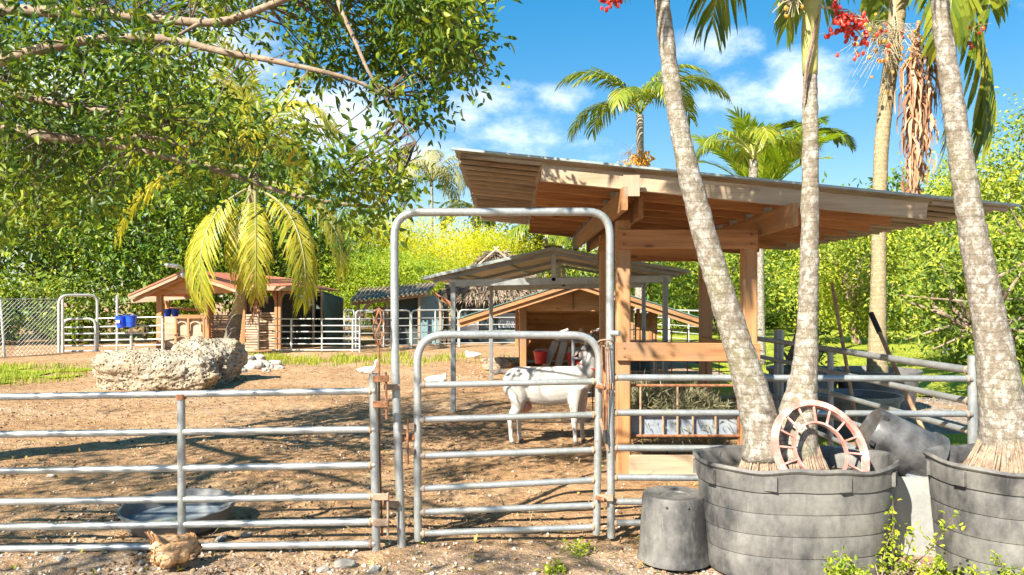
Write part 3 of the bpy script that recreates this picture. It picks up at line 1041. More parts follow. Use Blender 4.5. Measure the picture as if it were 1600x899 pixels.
# corrugated sheets
nsh = 8
wsh = (DB - DF) / nsh
for k in range(nsh):
    y0, y1 = DF + k * wsh - 0.03 * (k > 0), DF + (k + 1) * wsh
    n = int(round((y1 - y0) / 0.0125))
    mb = MB()
    xl = -0.51 + random.uniform(-0.015, 0.015)
    xr = 4.36 + random.uniform(-0.02, 0.02)
    xs_ = [xl, 0.6, 2.2, xr]
    for i in range(n + 1):
        y = y0 + (y1 - y0) * i / n
        w = 0.011 * math.sin(2 * PI * y / 0.1) + 0.003 * (k % 2)
        for x in xs_:
            mb.v.append((x, y, roofz(x) + w + 0.012))
    for i in range(n):
        for j in range(3):
            a_ = i * 4 + j
            mb.f.append((a_, a_ + 1, a_ + 5, a_ + 4))
            mb.m.append(0)
    me = mb.mesh('roof_sheet', 'roof_metal', 'all')
    link('roof_sheet', me, SH)
# dark battens seen under the left overhang
for k in range(19):
    y = DF + 0.06 + k * 0.29
    xl = -0.46 + random.uniform(-0.02, 0.02)
    xr = 0.24 + random.uniform(-0.01, 0.01)
    MB().bar((xl, y, roofz(xl) - 0.018), (xr, y, roofz(xr) - 0.018), 0.045, 0.03).build('overhang_batten', 'slat_x', SH)
    MB().bar((3.64, y, roofz(3.64) - 0.018), (4.30, y, roofz(4.30) - 0.018), 0.04, 0.026).build('overhang_batten', 'slat_x', SH)
# drip edge
MB().bar((-0.52, DF - 0.02, roofz(-0.52) + 0.02), (4.37, DF - 0.02, roofz(4.37) + 0.02), 0.03, 0.022).build('drip_edge', 'roof_edge', SH)
# boards on the front
MB().bar((1.0, 7.325, 1.215), (2.36, 7.325, 1.205), 0.04, 0.175).build('front_board', 'timber_warm_x', SH)
MB().bar((1.12, 7.36, 0.125), (2.34, 7.36, 0.125), 0.04, 0.19).build('kick_board', 'timber_grey_x', SH)
MB().bar((2.235, 7.5, 1.2), (2.235, 9.0, 1.2), 0.04, 0.15).build('side_board', 'timber_y', SH)
MB().bar((1.12, 8.98, 0.42), (2.22, 8.98, 0.42), 0.03, 0.14).build('back_board', 'slat_x', SH)

for (x, y) in posts[:2]:
    for z in (2.33, 2.24, 1.25, 1.17):
        MB().tube([(x, y - (.155 if z > 2 else .12), z), (x, y - .08, z)], 0.012, 8).build('bolt', 'rust', SH, True)
# hay rack inside
root = thing('hay_rack', 'rusty barred hay rack with grey tray inside the timber shelter', 'hay feeder', (1.66, 7.9, 0))
for (z, y) in ((0.875, 7.47), (0.60, 7.47), (0.385, 7.47), (1.02, 8.75), (0.385, 8.75)):
    MB().tube([(1.14, y, z), (2.22, y, z)], 0.014, 8).build('frame_bar', 'rust', root, True)
for x in (1.25, 1.47, 1.61, 1.76, 1.98):
    MB().tube([(x, 7.47, 0.385), (x, 7.47, 0.60 if x in (1.47, 1.76, 1.98) else 0.875)], 0.011, 8).build('bar', 'rust_pale', root, True)
for x in (1.15, 2.21):
    for y in (7.49, 8.75):
        MB().tube([(x, y, 0.02), (x, y, 1.02)], 0.014, 8).build('leg', 'rust', root, True)
MB().box((1.68, 7.52, 0.475), (1.04, 0.012, 0.185)).build('tray_front', 'tray_grey', root)
MB().box((1.68, 8.1, 0.39), (1.04, 1.2, 0.012)).build('tray_base', 'tray_grey', root)
# hay
n = 9000
P = np.stack([rng.uniform(1.16, 2.2, n), rng.uniform(7.55, 8.7, n), rng.uniform(0.40, 0.84, n)], 1)
top = 0.60 + 0.24 * np.exp(-((P[:, 0] - 1.45) / .3) ** 2) + 0.14 * np.exp(-((P[:, 0] - 1.98) / .2) ** 2) - 0.05
P = P[P[:, 2] < top]
Vv, Ff = leaves(P, 0.20, 0.006, 0.2, 0.15, detail=False)
hay = link('hay', np_mesh('hay', Vv, Ff, 'hay'))
tag(hay, 'grey green heap of hay lying in the rusty rack', 'hay', kind='stuff')

# welded wire panel behind the rack
root = thing('wire_panel', 'rusty welded wire panel standing behind the hay rack', 'wire panel', (1.7, 9.2, 0))
for z in np.arange(0.35, 1.36, 0.125):
    MB().tube([(0.95, 9.22, z), (3.0, 9.22, z)], 0.007, 6).build('wire', 'rust_pale', root)
for x in np.arange(0.97, 3.0, 0.19):
    MB().tube([(x, 9.235, 0.30), (x, 9.235, 1.36)], 0.007, 6).build('wire', 'rust', root)

# dark drum behind the board
root = thing('barrel', 'dark blue plastic barrel standing behind the hay shelter', 'barrel', (2.0, 13.2, 0))
MB().lathe([(0, 0), (0.30, 0.0), (0.32, 0.05), (0.335, 0.3), (0.325, 0.33), (0.335, 0.36), (0.335, 0.62), (0.325, 0.65), (0.335, 0.68), (0.31, 0.90), (0.27, 0.93), (0, 0.93)], 28, (2.05, 13.2, 0)).build('body', 'tarp_dark', root, True)
MB().lathe([(0.336, 0.0), (0.345, 0.015), (0.336, 0.03)], 28, (2.05, 13.2, 0.88)).build('hoop', 'tarp_blue', root, True)

# ------------------------------------------------------------------ metal carport
CP = thing('steel_canopy', 'open steel canopy with low gable metal roof in the middle of the yard', 'canopy', (0.9, 14, 0))


def cp(u, z, s):
    """u across (0 left eave .. 1 right eave), s metres back from the front"""
    return Vector((-1.33 + 4.0 * u + 0.10 * s, 11.55 + s, z))


ridge_u = 0.487
for (u, s, zt) in ((0.105, 0.15, 1.98), (0.912, 0.15, 2.05), (0.105, 4.7, 2.0), (0.912, 4.7, 2.05)):
    b = cp(u, 0, s)
    MB().bar(b, b + Vector((0, 0, zt)), 0.075, 0.075, up=(0, 1, 0)).build('post', 'steel_dark', CP)
for s in (0.15, 4.7):
    MB().bar(cp(0.09, 1.965, s), cp(0.93, 2.035, s), 0.07, 0.11).build('tie_beam', 'galvanised', CP)
for s in (0.15, 2.4, 4.7):
    MB().bar(cp(ridge_u, 2.0, s), cp(ridge_u, 2.40, s), 0.07, 0.07, up=(0, 1, 0)).build('king_post', 'galvanised', CP)
    for (u0, z0) in ((0.03, 2.00), (0.965, 2.09)):
        MB().bar(cp(u0, z0, s), cp(ridge_u, 2.425, s), 0.05, 0.055).build('rafter', 'steel_dark', CP)
for u in (0.12, 0.30, 0.66, 0.85):
    f = u / ridge_u if u < ridge_u else (1 - u) / (1 - ridge_u)
    z = (2.0 if u < .5 else 2.09) + f * (0.425 if u < .5 else .335) + 0.03
    MB().bar(cp(u, z - .012, 0.05), cp(u, z - .012, 4.95), 0.05, 0.035).build('purlin', 'steel_dark', CP)
MB().bar(cp(0.105, 2.03, 0.15), cp(0.105, 2.03, 4.7), 0.06, 0.08).build('eave_beam', 'steel_dark', CP)
MB().bar(cp(0.912, 2.09, 0.15), cp(0.912, 2.09, 4.7), 0.06, 0.08).build('eave_beam', 'steel_dark', CP)
for (u0, z0) in ((0.0, 2.02), (1.0, 2.12)):
    for k in range(6):
        s0, s1 = k * .84 - 0.1, (k + 1) * .84 - 0.1
        mb = MB()
        n = 40
        for i in range(n + 1):
            s = s0 + (s1 - s0) * i / n
            w = 0.012 * math.sin(2 * PI * s / 0.2)
            p, q = cp(u0, z0 + w, s), cp(ridge_u, 2.485 + w, s)
            mb.v += [tuple(p), tuple(q)]
        mb.f = [(2 * i, 2 * i + 2, 2 * i + 3, 2 * i + 1) for i in range(n)]
        mb.m = [0] * n
        mb.build('roof_sheet', 'roof_cream', CP, 'all')
MB().bar(cp(ridge_u, 2.50, -0.12), cp(ridge_u, 2.50, 5.0), 0.26, 0.03).build('ridge_cap', 'bark_dark', CP)
for (u0, z0) in ((0.0, 2.0), (1.0, 2.10)):
    MB().bar(cp(u0, z0 + .03, -0.13), cp(ridge_u, 2.48, -0.13), 0.012, 0.045).build('edge_trim', 'roof_edge', CP)
for (u, dx) in ((ridge_u, 0.35), (ridge_u, -0.35)):
    MB().bar(cp(u, 2.05, 0.15) + Vector((dx, 0, 0.30)), cp(u, 2.36, 0.15) + Vector((0, 0, 0.04)), 0.03, 0.03).build('brace', 'slat_x', CP)

# ------------------------------------------------------------------ wooden goat house
GH = thing('goat_house', 'low orange plywood goat house with wide gable roof under the canopy', 'animal house', (1.6, 19.5, 0))
xl, xm, xr = -1.25, 1.58, 4.42
ze, zm = 1.22, 2.13
for (x0, mat_) in ((xl, 'timber_warm_x'), (xr, 'timber_warm_x')):
    for k, (dy, dz, h) in enumerate(((0.0, 0.0, 0.10), (0.06, -0.10, 0.12))):
        MB().bar((x0, 17.95 + dy, ze + dz), (xm, 17.95 + dy, zm + dz), 0.05, h).build('barge_board', mat_, GH)
for k in range(5):
    y0, y1 = 17.9 + k * 0.75, 17.9 + (k + 1) * 0.75
    for x0 in (xl, xr):
        sg = -1 if x0 < xm else 1
        MB().add([(x0 + sg * .05, y0, ze + .065), (xm, y0, zm + .085), (xm, y1, zm + .085), (x0 + sg * .05, y1, ze + .065),
                  (x0 + sg * .05, y0, ze + .045), (xm, y0, zm + .065), (xm, y1, zm + .065), (x0 + sg * .05, y1, ze + .045)],
                 [(0, 1, 2, 3), (7, 6, 5, 4), (0, 4, 5, 1), (3, 2, 6, 7), (0, 3, 7, 4)]).build('roof_sheet', 'roof_teal', GH)
for x in (0.27, 2.85):
    MB().bar((x, 18.55, 0), (x, 18.55, 1.62), 0.16, 0.16, up=(0, 1, 0)).build('post', 'timber_warm_z', GH)
    MB().bar((x, 21.3, 0), (x, 21.3, 1.62), 0.16, 0.16, up=(0, 1, 0)).build('post', 'timber_z', GH)
for x in (0.12, 3.05, 3.35):
    MB().bar((x, 18.6, 0.6 if x < 1 else 0.25), (x, 18.6, 1.5), 0.08, 0.08, up=(0, 1, 0)).build('stud', 'timber_z', GH)
# front gable boards
MB().add([(0.35, 18.48, 1.45), (2.77, 18.48, 1.45), (2.77, 18.48, 1.74), (1.58, 18.48, 2.08), (0.35, 18.48, 1.70),
          (0.35, 18.52, 1.45), (2.77, 18.52, 1.45), (2.77, 18.52, 1.74), (1.58, 18.52, 2.08), (0.35, 18.52, 1.70)],
         [(0, 1, 2, 3, 4), (9, 8, 7, 6, 5), (0, 5, 6, 1), (1, 6, 7, 2), (4, 9, 5, 0)]).build('gable_panel', 'plywood', GH)
MB().bar((1.47, 18.46, 1.48), (1.47, 18.46, 2.0), 0.02, 0.05, up=(0, 1, 0)).build('gable_strap', 'rust', GH)
MB().box((1.56, 21.25, 0.80), (2.7, 0.04, 1.5)).build('back_panel', 'plywood', GH)
MB().box((0.22, 19.9, 0.80), (0.04, 2.6, 1.5)).build('side_panel', 'plywood', GH)
MB().box((2.90, 19.9, 0.80), (0.04, 2.6, 1.5)).build('side_panel', 'plywood', GH)
MB().box((3.25, 18.62, 0.85), (0.55, 0.04, 1.1)).build('wing_panel', 'plywood', GH)
MB().bar((0.3, 18.6, 1.47), (2.8, 18.6, 1.47), 0.06, 0.10).build('lintel', 'timber_x', GH)
MB().bar((0.42, 18.6, 0.75), (0.30, 18.6, 0.55), 0.05, 0.09).build('corner_block', 'timber_x', GH)

# milking bench of boards in the doorway
root = thing('milking_stand', 'rough wooden stand of crossed boards in the goat house doorway', 'stand', (1.45, 18.0, 0))
MB().bar((1.02, 17.9, 0.81), (2.0, 17.9, 0.81), 0.05, 0.13).build('top_board', 'timber_grey_x', root)
MB().bar((1.05, 18.1, 0.89), (1.95, 18.1, 0.89), 0.30, 0.03).build('seat_board', 'slat_x', root)
for (xa, xb, m_) in ((0.80, 0.98, 'slat_z'), (1.12, 1.18, 'timber_grey_z'), (1.62, 1.66, 'timber_grey_z')):
    MB().bar((xa - 0.1, 17.75, 0.0), (xb + 0.04, 17.86, 0.74), 0.16, 0.04, up=(0, 1, 0)).build('upright_board', m_, root)
MB().bar((1.30, 17.82, 0.55), (1.9, 17.82, 0.55), 0.04, 0.14).build('cross_board', 'slat_x', root)
for i, x in enumerate((1.2, 1.95)):
    MB().bar((x - .1, 18.05, 0.95), (x + .12, 18.05, 1.04 if i else 1.03), 0.05, 0.05).build('head_bar', 'galvanised_far', root)
for k, (x, lab) in enumerate(((0.66, 'red plastic bucket left of the wooden stand'), (1.42, 'red plastic bucket under the wooden stand'), (2.25, 'red plastic bucket right of the wooden stand by the goat'))):
    root = thing('feed_bucket', lab, 'bucket', (x, 17.7, 0), 'red buckets at the goat house')
    zb = (0.25, 0.22, 0.62)[k]
    MB().lathe([(0, zb), (0.12, zb), (0.165, zb + 0.26), (0.172, zb + 0.28), (0.155, zb + 0.28), (0.11, zb + 0.02), (0, zb + 0.02)], 18, (x, 17.7, 0)).build('body', 'red_plastic', root, True)
    MB().tube([(x - .165, 17.7, zb + .27), (x - .1, 17.6, zb + .33), (x + .1, 17.6, zb + .33), (x + .165, 17.7, zb + .27)], 0.006, 5).build('handle', 'galvanised_far', root, True)

# ------------------------------------------------------------------ thatched hut
def thatch_hut():
    root = thing('thatched_hut', 'thatched hut with dark walls behind the steel canopy', 'hut', (-0.7, 32, 0))
    cx, cy = -0.65, 32.5
    MB().box((cx, cy, 1.0), (3.6, 2.6, 2.0)).build('wall', 'tarp_dark', root)
    MB().box((cx - 1.15, cy - 1.33, 0.55), (0.9, 0.03, 0.75)).build('white_board', 'white_panel', root)
    MB().box((cx + 0.5, cy - 1.33, 0.9), (0.8, 0.03, 0.6)).build('grey_sheet', 'tray_grey', root)
    # straw shell
    n = 9000
    u = rng.uniform(0, 2 * PI, n)
    h = rng.uniform(0, 1, n) ** 0.8
    prof = np.interp(h, [0, 0.25, 0.55, 0.75, 1.0], [1.0, 0.80, 0.50, 0.30, 0.06])
    P = np.stack([cx + prof * 2.55 * np.cos(u), cy + prof * 2.2 * np.sin(u), 1.75 + 2.05 * h], 1)
    out = np.stack([np.cos(u) * 1.0, np.sin(u) * 1.0, -0.9 * np.ones(n)], 1)
    Vv, Ff = leaves(P, 0.50, 0.06, 0.3, 0.2, detail=False, out=out * 1.8)
    o = link('thatch', np_mesh('thatch', Vv, Ff, 'thatch'), root)
    o['kind'] = 'stuff'
    core = MB().lathe([(2.5, 1.72), (2.0, 2.2), (1.25, 2.85), (0.75, 3.2), (0.05, 3.75)], 24, (cx, cy, 0), 1, .88)
    core.build('roof_core', 'thatch', root, True)
    for sx in (-1, 1):
        MB().tube([(cx + sx * .9, cy - .6, 3.05), (cx - sx * .12, cy - .5, 3.95)], 0.05, 6).build('ridge_pole', 'slat_x', root)
    for x in (cx - 2.0, cx + 2.0):
        MB().tube([(x, cy - 1.8, 0), (x, cy - 1.8, 2.0)], 0.08, 8).build('post', 'bark_dark', root)


thatch_hut()

# ------------------------------------------------------------------ small corrugated lean-to
root = thing('lean_to', 'small lean to with wavy roof and blue grey tarp behind the far panels', 'shed', (-4.4, 30, 0))
def lt(x, y, d=29.5): return at(x, y, d)
n = 120
mb = MB()
for i in range(n + 1):
    t = i / n
    x = 545 + (668 - 545) * t
    w = 0.05 * math.sin(t * 2 * PI * 17)
    a_ = lt(x, 472 - 14 * t, 29.0) + Vector((0, 0, w))
    b_ = lt(x + 18, 460 - 10 * t, 33.0) + Vector((0, 0, w + .25))
    mb.v += [tuple(a_), tuple(b_)]
mb.f = [(2 * i, 2 * i + 2, 2 * i + 3, 2 * i + 1) for i in range(n)]
mb.m = [0] * n
mb.build('roof_sheet', 'thatch', root, 'all')
MB().bar(lt(549, 475), lt(672, 460), 0.08, 0.14).build('fascia', 'timber_grey_x', root)
for x in (560, 605, 655, 688):
    MB().bar(lt(x, 548), lt(x, 464), 0.10, 0.10, up=(0, 1, 0)).build('post', 'timber_grey_z', root)
MB().bar(lt(560, 500), lt(578, 472), 0.12, 0.16).build('brace', 'timber_grey_x', root)
MB().box((lt(640, 500).x, 30.2, 0.95), (1.3, .05, 1.9)).build('tarp_wall', 'tarp_dark', root)
MB().box((lt(672, 500).x, 30.0, 0.95), (0.9, .05, 1.9)).build('tarp_wall', 'tarp_blue', root)
MB().box((lt(600, 500).x, 31.6, 0.75), (1.6, .05, 1.4)).build('back_wall', 'slat_x', root)
for k in range(4):
    MB().bar(lt(674 + k * 3, 455 + k * 3), lt(708 + k * 3, 475 + k * 4), 0.10, 0.05).build('roof_batten', 'roof_red' if k == 0 else 'timber_x', root)
root = thing('firewood_stack', 'dark stacked wood under the lean to beside the tarp', 'wood pile', lt(690, 540))
for k in range(16):
    a_ = lt(688 + (k % 4) * 6.5, 540 - (k // 4) * 6 - 3, 29.2)
    MB().tube([a_, a_ + Vector((0, 0.5, 0.02))], 0.07, 7).build('log', 'bark_dark', root, True)

# ------------------------------------------------------------------ left shed with red roof
LS = thing('goat_shed', 'open sided shed with red roof and slatted walls behind the coconut palm', 'shed', (-11, 27.5, 0))
def ls(x, y, d=26.6): return at(x, y, d)
for (x, y) in ((250, 455), (324, 448)):
    MB().bar(ls(x, 552), ls(x, y), 0.19, 0.19, up=(0, 1, 0)).build('post', 'timber_warm_z', LS)
for (x, y) in ((380, 447), (432, 446), (437.5, 446)):
    MB().bar(ls(x, 552, 26.8), ls(x, y, 26.8), 0.20 if x == 380 else 0.1, 0.16, up=(0, 1, 0)).build('post', 'timber_warm_z', LS)
for x in (262, 330):
    MB().bar(ls(x, 545, 30.5), ls(x, 450, 30.5), 0.16, 0.16, up=(0, 1, 0)).build('post', 'timber_z', LS)
# panel with four arched openings
xa, xb = ls(257, 0).x, ls(322, 0).x
zt, zb = ls(0, 495).z, 0.02
W_, H_ = xb - xa, zt - zb
fr = 26.52
cells = []
for cx_ in (0.44, 0.76):
    for cz_ in (0.10, 0.54):
        cells.append((xa + W_ * cx_, zb + H_ * cz_))
MB().box(((xa + xb) / 2, fr + 0.10, (zt + zb) / 2), (W_, 0.04, H_)).build('pen_wall', 'slat_x', LS)
bw = W_ * 0.26
for k, (cx_, cz_) in enumerate(cells):
    hh = H_ * 0.30
    n = 12
    out_, inn = [], []
    for t in np.linspace(0, PI, n):
        inn.append((cx_ + bw * .42 * math.cos(t), cz_ + hh * .62 + hh * .34 * math.sin(t)))
    inn = [(cx_ + bw * .42, cz_ + 0.03)] + inn + [(cx_ - bw * .42, cz_ + 0.03)]
    for (px, pz) in inn:
        dx, dz = px - cx_, pz - (cz_ + hh * .5)
        out_.append((cx_ + dx * 1.32, cz_ + hh * .5 + dz * 1.28))
    mb = MB()
    m_ = len(inn)
    for (q, y_) in ((out_, fr), (inn, fr), (inn, fr + 0.08), (out_, fr + .08)):
        mb.v += [(a_, y_, b_) for a_, b_ in q]
    for s_ in range(4):
        s2 = (s_ + 1) % 4
        for i in range(m_ - 1):
            mb.f.append((s_ * m_ + i, s_ * m_ + i + 1, s2 * m_ + i + 1, s2 * m_ + i))
            mb.m.append(0)
    mb.build('arched_opening', 'timber_grey_x', LS)
MB().bar((xa + W_ * .28, fr, zt - .03), (xb + .02, fr, zt - .03), 0.08, 0.07).build('top_rail', 'timber_warm_x', LS)
for f_ in (0.30, 0.60, 0.97):
    MB().bar((xa + W_ * f_, fr - .01, zb), (xa + W_ * f_, fr - .01, zt), 0.07, 0.05, up=(0, 1, 0)).build('stile', 'timber_warm_z', LS)
# slatted walls
for (x0, x1, y0, y1, dd, m_) in ((328, 373, 492, 548, 27.8, 'slat_x'), (384, 403, 491, 551, 26.6, 'slat_x'), (405.5, 440, 488, 550, 26.9, 'slat_x')):
    n = 15
    for k in range(n):
        y_ = y0 + (y1 - y0) * (k + .5) / n
        h_ = (y1 - y0) / n / FPX * dd
        MB().bar(at(x0 + random.uniform(-1, .5), y_, dd + random.uniform(-.02, .02)), at(x1 + random.uniform(-.5, 1.2), y_ + random.uniform(-.6, .6), dd + random.uniform(-.02, .02)), 0.03, h_ * .74).build('slat', m_, LS)
MB().bar(at(404, 551, 26.6), at(404, 490, 26.6), 0.06, 0.05, up=(0, 1, 0)).build('stile', 'bark_dark', LS)
MB().bar(ls(375, 545), ls(405, 552), 0.25, 0.16).build('step_board', 'timber_grey_x', LS)
MB().bar(ls(266, 482, 30), ls(330, 486, 30), 0.05, 0.10).build('rail', 'timber_x', LS)
MB().bar(ls(266, 494, 30), ls(330, 494, 30), 0.05, 0.10).build('rail', 'timber_x', LS)
# roof: front gable block
pk0, el0, er0 = at(288, 424, 25.9), at(200, 463, 25.9), at(378, 455, 25.9)
bk = Vector((0.5, 5.0, 0))
def slab(a_, b_, c_, d_, th, name, mat_, parent):
    a_, b_, c_, d_ = (Vector(v) for v in (a_, b_, c_, d_))
    nrm = (b_ - a_).cross(d_ - a_).normalized() * th
    MB().add([a_, b_, c_, d_, a_ - nrm, b_ - nrm, c_ - nrm, d_ - nrm], [(0, 1, 2, 3), (7, 6, 5, 4), (0, 4, 5, 1), (1, 5, 6, 2), (2, 6, 7, 3), (3, 7, 4, 0)]).build(name, mat_, parent)
slab(el0, el0 + bk, pk0 + bk, pk0, 0.05, 'roof_slope', 'roof_red', LS)
slab(pk0, pk0 + bk, er0 + bk, er0, 0.05, 'roof_slope', 'roof_red', LS)
MB().bar(el0 + Vector((0, .05, -.06)), pk0 + Vector((0, .05, -.06)), 0.05, 0.13).build('barge_board', 'timber_grey_x', LS)
MB().bar(el0 + Vector((.1, .16, -.16)), pk0 + Vector((0, .16, -.16)), 0.05, 0.10).build('barge_board', 'timber_warm_x', LS)
MB().bar(er0 + Vector((0, .05, -.06)), pk0 + Vector((0, .05, -.06)), 0.05, 0.13).build('barge_board', 'timber_grey_x', LS)
g0, g1, g2 = at(216, 461, 26.4), at(368, 457, 26.4), at(288, 429, 26.4)
MB().add([g0, g1, g2, g0 + Vector((0, .04, 0)), g1 + Vector((0, .04, 0)), g2 + Vector((0, .04, 0))], [(0, 1, 2), (5, 4, 3), (0, 3, 4, 1)]).build('gable_panel', 'plywood', LS)
MB().bar(at(240, 458, 26.5), at(372, 455, 26.5), 0.08, 0.14).build('plate', 'timber_warm_x', LS)
MB().bar(at(205, 470, 29.5), at(300, 463, 29.5), 0.06, 0.2).build('back_rafter', 'timber_grey_x', LS)
# roof: right block, red slope facing the yard
r0, r1 = at(372, 446, 26.2), at(463, 447, 26.2)
r2, r3 = at(446, 434, 29.6), at(360, 425, 29.6)
slab(r0, r1, r2, r3, 0.05, 'roof_slope', 'roof_red', LS)
slab(r1, r1 + Vector((.5, 4.4, -.1)), r2 + Vector((0, .2, 0)), r2, 0.05, 'roof_slope', 'roof_red', LS)
MB().bar(r0 + Vector((0, -.02, -.09)), r1 + Vector((0, -.02, -.09)), 0.05, 0.15).build('fascia', 'timber_grey_x', LS)
MB().bar(at(372, 454, 26.9), at(462, 454, 26.9), 0.08, 0.16).build('plate', 'timber_warm_x', LS)
for (xb_, xt_) in ((432, 424), (437, 445)):
    MB().bar(at(xb_, 474, 26.75), at(xt_, 452, 26.75), 0.07, 0.07).build('brace', 'timber_warm_x', LS)
MB().box((at(430, 0, 30.6).x, 30.7, 1.1), (3.2, .05, 1.5)).build('back_wall', 'tarp_dark', LS)
# lamp on the gable
root = thing('yard_lamp', 'grey yard lamp on a bent arm at the red shed gable', 'lamp', at(285, 430, 25.8))
MB().tube([at(286, 431, 25.85), at(285, 422, 25.8), at(281, 418, 25.75)], 0.035, 8).build('arm', 'lamp_grey', root, True)
MB().ball(at(270, 415.5, 25.7), (0.29, 0.10, 0.075), rot=Matrix.Rotation(R(8), 3, 'Y')).build('head', 'lamp_grey', root, True)
MB().ball(at(286, 430, 25.8), (0.10, .08, .10)).build('box', 'lamp_grey', root, True)

# green tarp shelter beside it
root = thing('tarp_shelter', 'dark green tarp shelter open in front, right of the red roofed shed', 'shelter', at(490, 545, 28.5))
slab(at(470, 455, 28.4), at(505, 455, 28.4), at(536, 466, 31), at(480, 458, 32), 0.03, 'tarp_roof', 'tarp_green', root)
MB().add([at(503, 456, 28.4), at(512, 548, 28.2), at(536, 543, 31), at(536, 466, 31), at(506, 500, 28.15)], [(0, 4, 2, 3), (4, 1, 2)]).build('tarp_side', 'tarp_green', root)
MB().add([at(438, 460, 31.2), at(536, 464, 31.2), at(536, 541, 31.2), at(438, 541, 31.2)], [(0, 1, 2, 3)]).build('tarp_back', 'tarp_green', root)
for x in (458, 490, 503):
    MB().bar(at(x, 548, 28.4), at(x, 458, 28.4), 0.08, 0.08, up=(0, 1, 0)).build('pole', 'bark_dark' if x == 458 else 'slat_z', root)
MB().bar(at(440, 458, 28.4), at(505, 456, 28.4), 0.06, 0.08).build('ridge_bar', 'slat_x', root)

# ------------------------------------------------------------------ gate and panels at far left
GA = thing('gate_arch', 'pale pipe arch with small bow gate before the dark hedge at far left', 'gate frame', at(122, 553, 25.4))
p0, p1 = at(92, 556, 24.8), at(152, 552, 25.6)
q0, q1 = Vector(p0), Vector(p1)
q0.z, q1.z = at(92, 462, 24.8).z, at(152, 461, 25.6).z
MB().tube(arc_path([p0, q0, q1, p1], 0.28), 0.045, 8).build('arch_tube', 'galvanised_far', GA, True)
MB().tube([at(98, 553, 25.0), at(98, 466, 25.0)], 0.04, 8).build('post', 'galvanised_far', GA, True)
ga, gb = at(99, 552, 25.2), at(149, 551, 25.5)
MB().tube(arc_path([ga, Vector((ga.x, ga.y, at(0, 499, 25.2).z)), Vector((gb.x, gb.y, at(0, 498, 25.5).z)), gb], 0.24), 0.04, 8).build('gate_frame', 'galvanised_far', GA, True)
for y_ in (512, 522, 532, 541, 549):
    MB().tube([at(99, y_, 25.2), at(149, y_ - .5, 25.5)], 0.03, 6).build('gate_rail', 'galvanised_far', GA, True)
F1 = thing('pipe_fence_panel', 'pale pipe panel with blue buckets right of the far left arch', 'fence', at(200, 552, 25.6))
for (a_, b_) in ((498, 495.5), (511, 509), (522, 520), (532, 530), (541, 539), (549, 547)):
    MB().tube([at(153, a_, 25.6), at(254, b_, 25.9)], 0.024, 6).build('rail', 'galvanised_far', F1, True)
for (x, y0) in ((183, 462), (205, 512), (254, 497)):
    MB().tube([at(x, 552, 25.7), at(x, y0, 25.7)], 0.042, 8).build('post', 'galvanised_far', F1, True)
for k, (x, y, d_, lab) in enumerate(((189, 496, 25.5, 'left of the two blue buckets on the far panel'), (205, 495, 25.5, 'right of the two blue buckets on the far panel'),
                                     (262, 485, 27.5, 'left of the two blue buckets in the open shed window'), (274, 485, 27.5, 'right of the two blue buckets in the open shed window'))):
    root = thing('hanging_bucket', lab, 'bucket', at(x, y + 14, d_), 'blue buckets at the far shed')
    b = at(x, y + (16 if k < 2 else 11), d_)
    s_ = 1.0 if k < 2 else 0.72
    hgt = 0.36 * s_ if k < 2 else 0.28
    MB().lathe([(0, 0), (0.13 * s_, 0), (0.18 * s_, hgt), (0.195 * s_, hgt), (0.195 * s_, hgt + .02), (0.165 * s_, hgt + .02), (0.12 * s_, .02), (0, .02)], 18, b, 1, 1).build('body', 'blue_plastic', root, True)
    MB().tube([b + Vector((-.19 * s_, 0, hgt)), b + Vector((-.1, -.1, hgt + .08)), b + Vector((.1, -.1, hgt + .08)), b + Vector((.19 * s_, 0, hgt))], 0.008, 5).build('handle', 'galvanised_far', root, True)
    if k == 0:
        MB().box(b + Vector((-.02, -.172, .20)), (0.13, 0.01, 0.10)).build('tag', 'white_plastic', root)

# chain link at far left
CLF = thing('chain_link_fence', 'chain link fence at the far left edge', 'fence', at(40, 552, 24.5))
A_, B_ = at(-60, 566, 22.0), at(90, 554, 24.6)
A_.z = B_.z = 0
H_ = 1.75
for t in (0.42, 0.0):
    p = A_.lerp(B_, t)
    MB().tube([p, p + Vector((-.12, 0, H_))], 0.035, 8).build('post', 'galvanised_far', CLF, True)
MB().tube([A_ + Vector((0, 0, H_)), B_ + Vector((0, 0, H_))], 0.012, 6).build('top_wire', 'galvanised_far', CLF, True)
mb = MB()
Ln = (B_ - A_).length
stp = 0.13
N_ = int((Ln + H_) / stp)
for s_ in (1, -1):
    for k in range(-int(H_ / stp) - 1, N_):
        u0 = k * stp
        a0_, a1_ = (u0, 0.0), (u0 + H_, H_)
        lo, hi = max(0, -u0), min(H_, Ln - u0)
        if hi <= lo:
            continue
        def pt(w):
            u = (u0 + w) if s_ == 1 else Ln - (u0 + w)
            return A_.lerp(B_, u / Ln) + Vector((0, 0, w))
        mb.tube([pt(lo), pt(hi)], 0.0055, 3, False)
o = mb.build('wire_mesh', 'wire_grey', CLF)
o['kind'] = 'stuff'

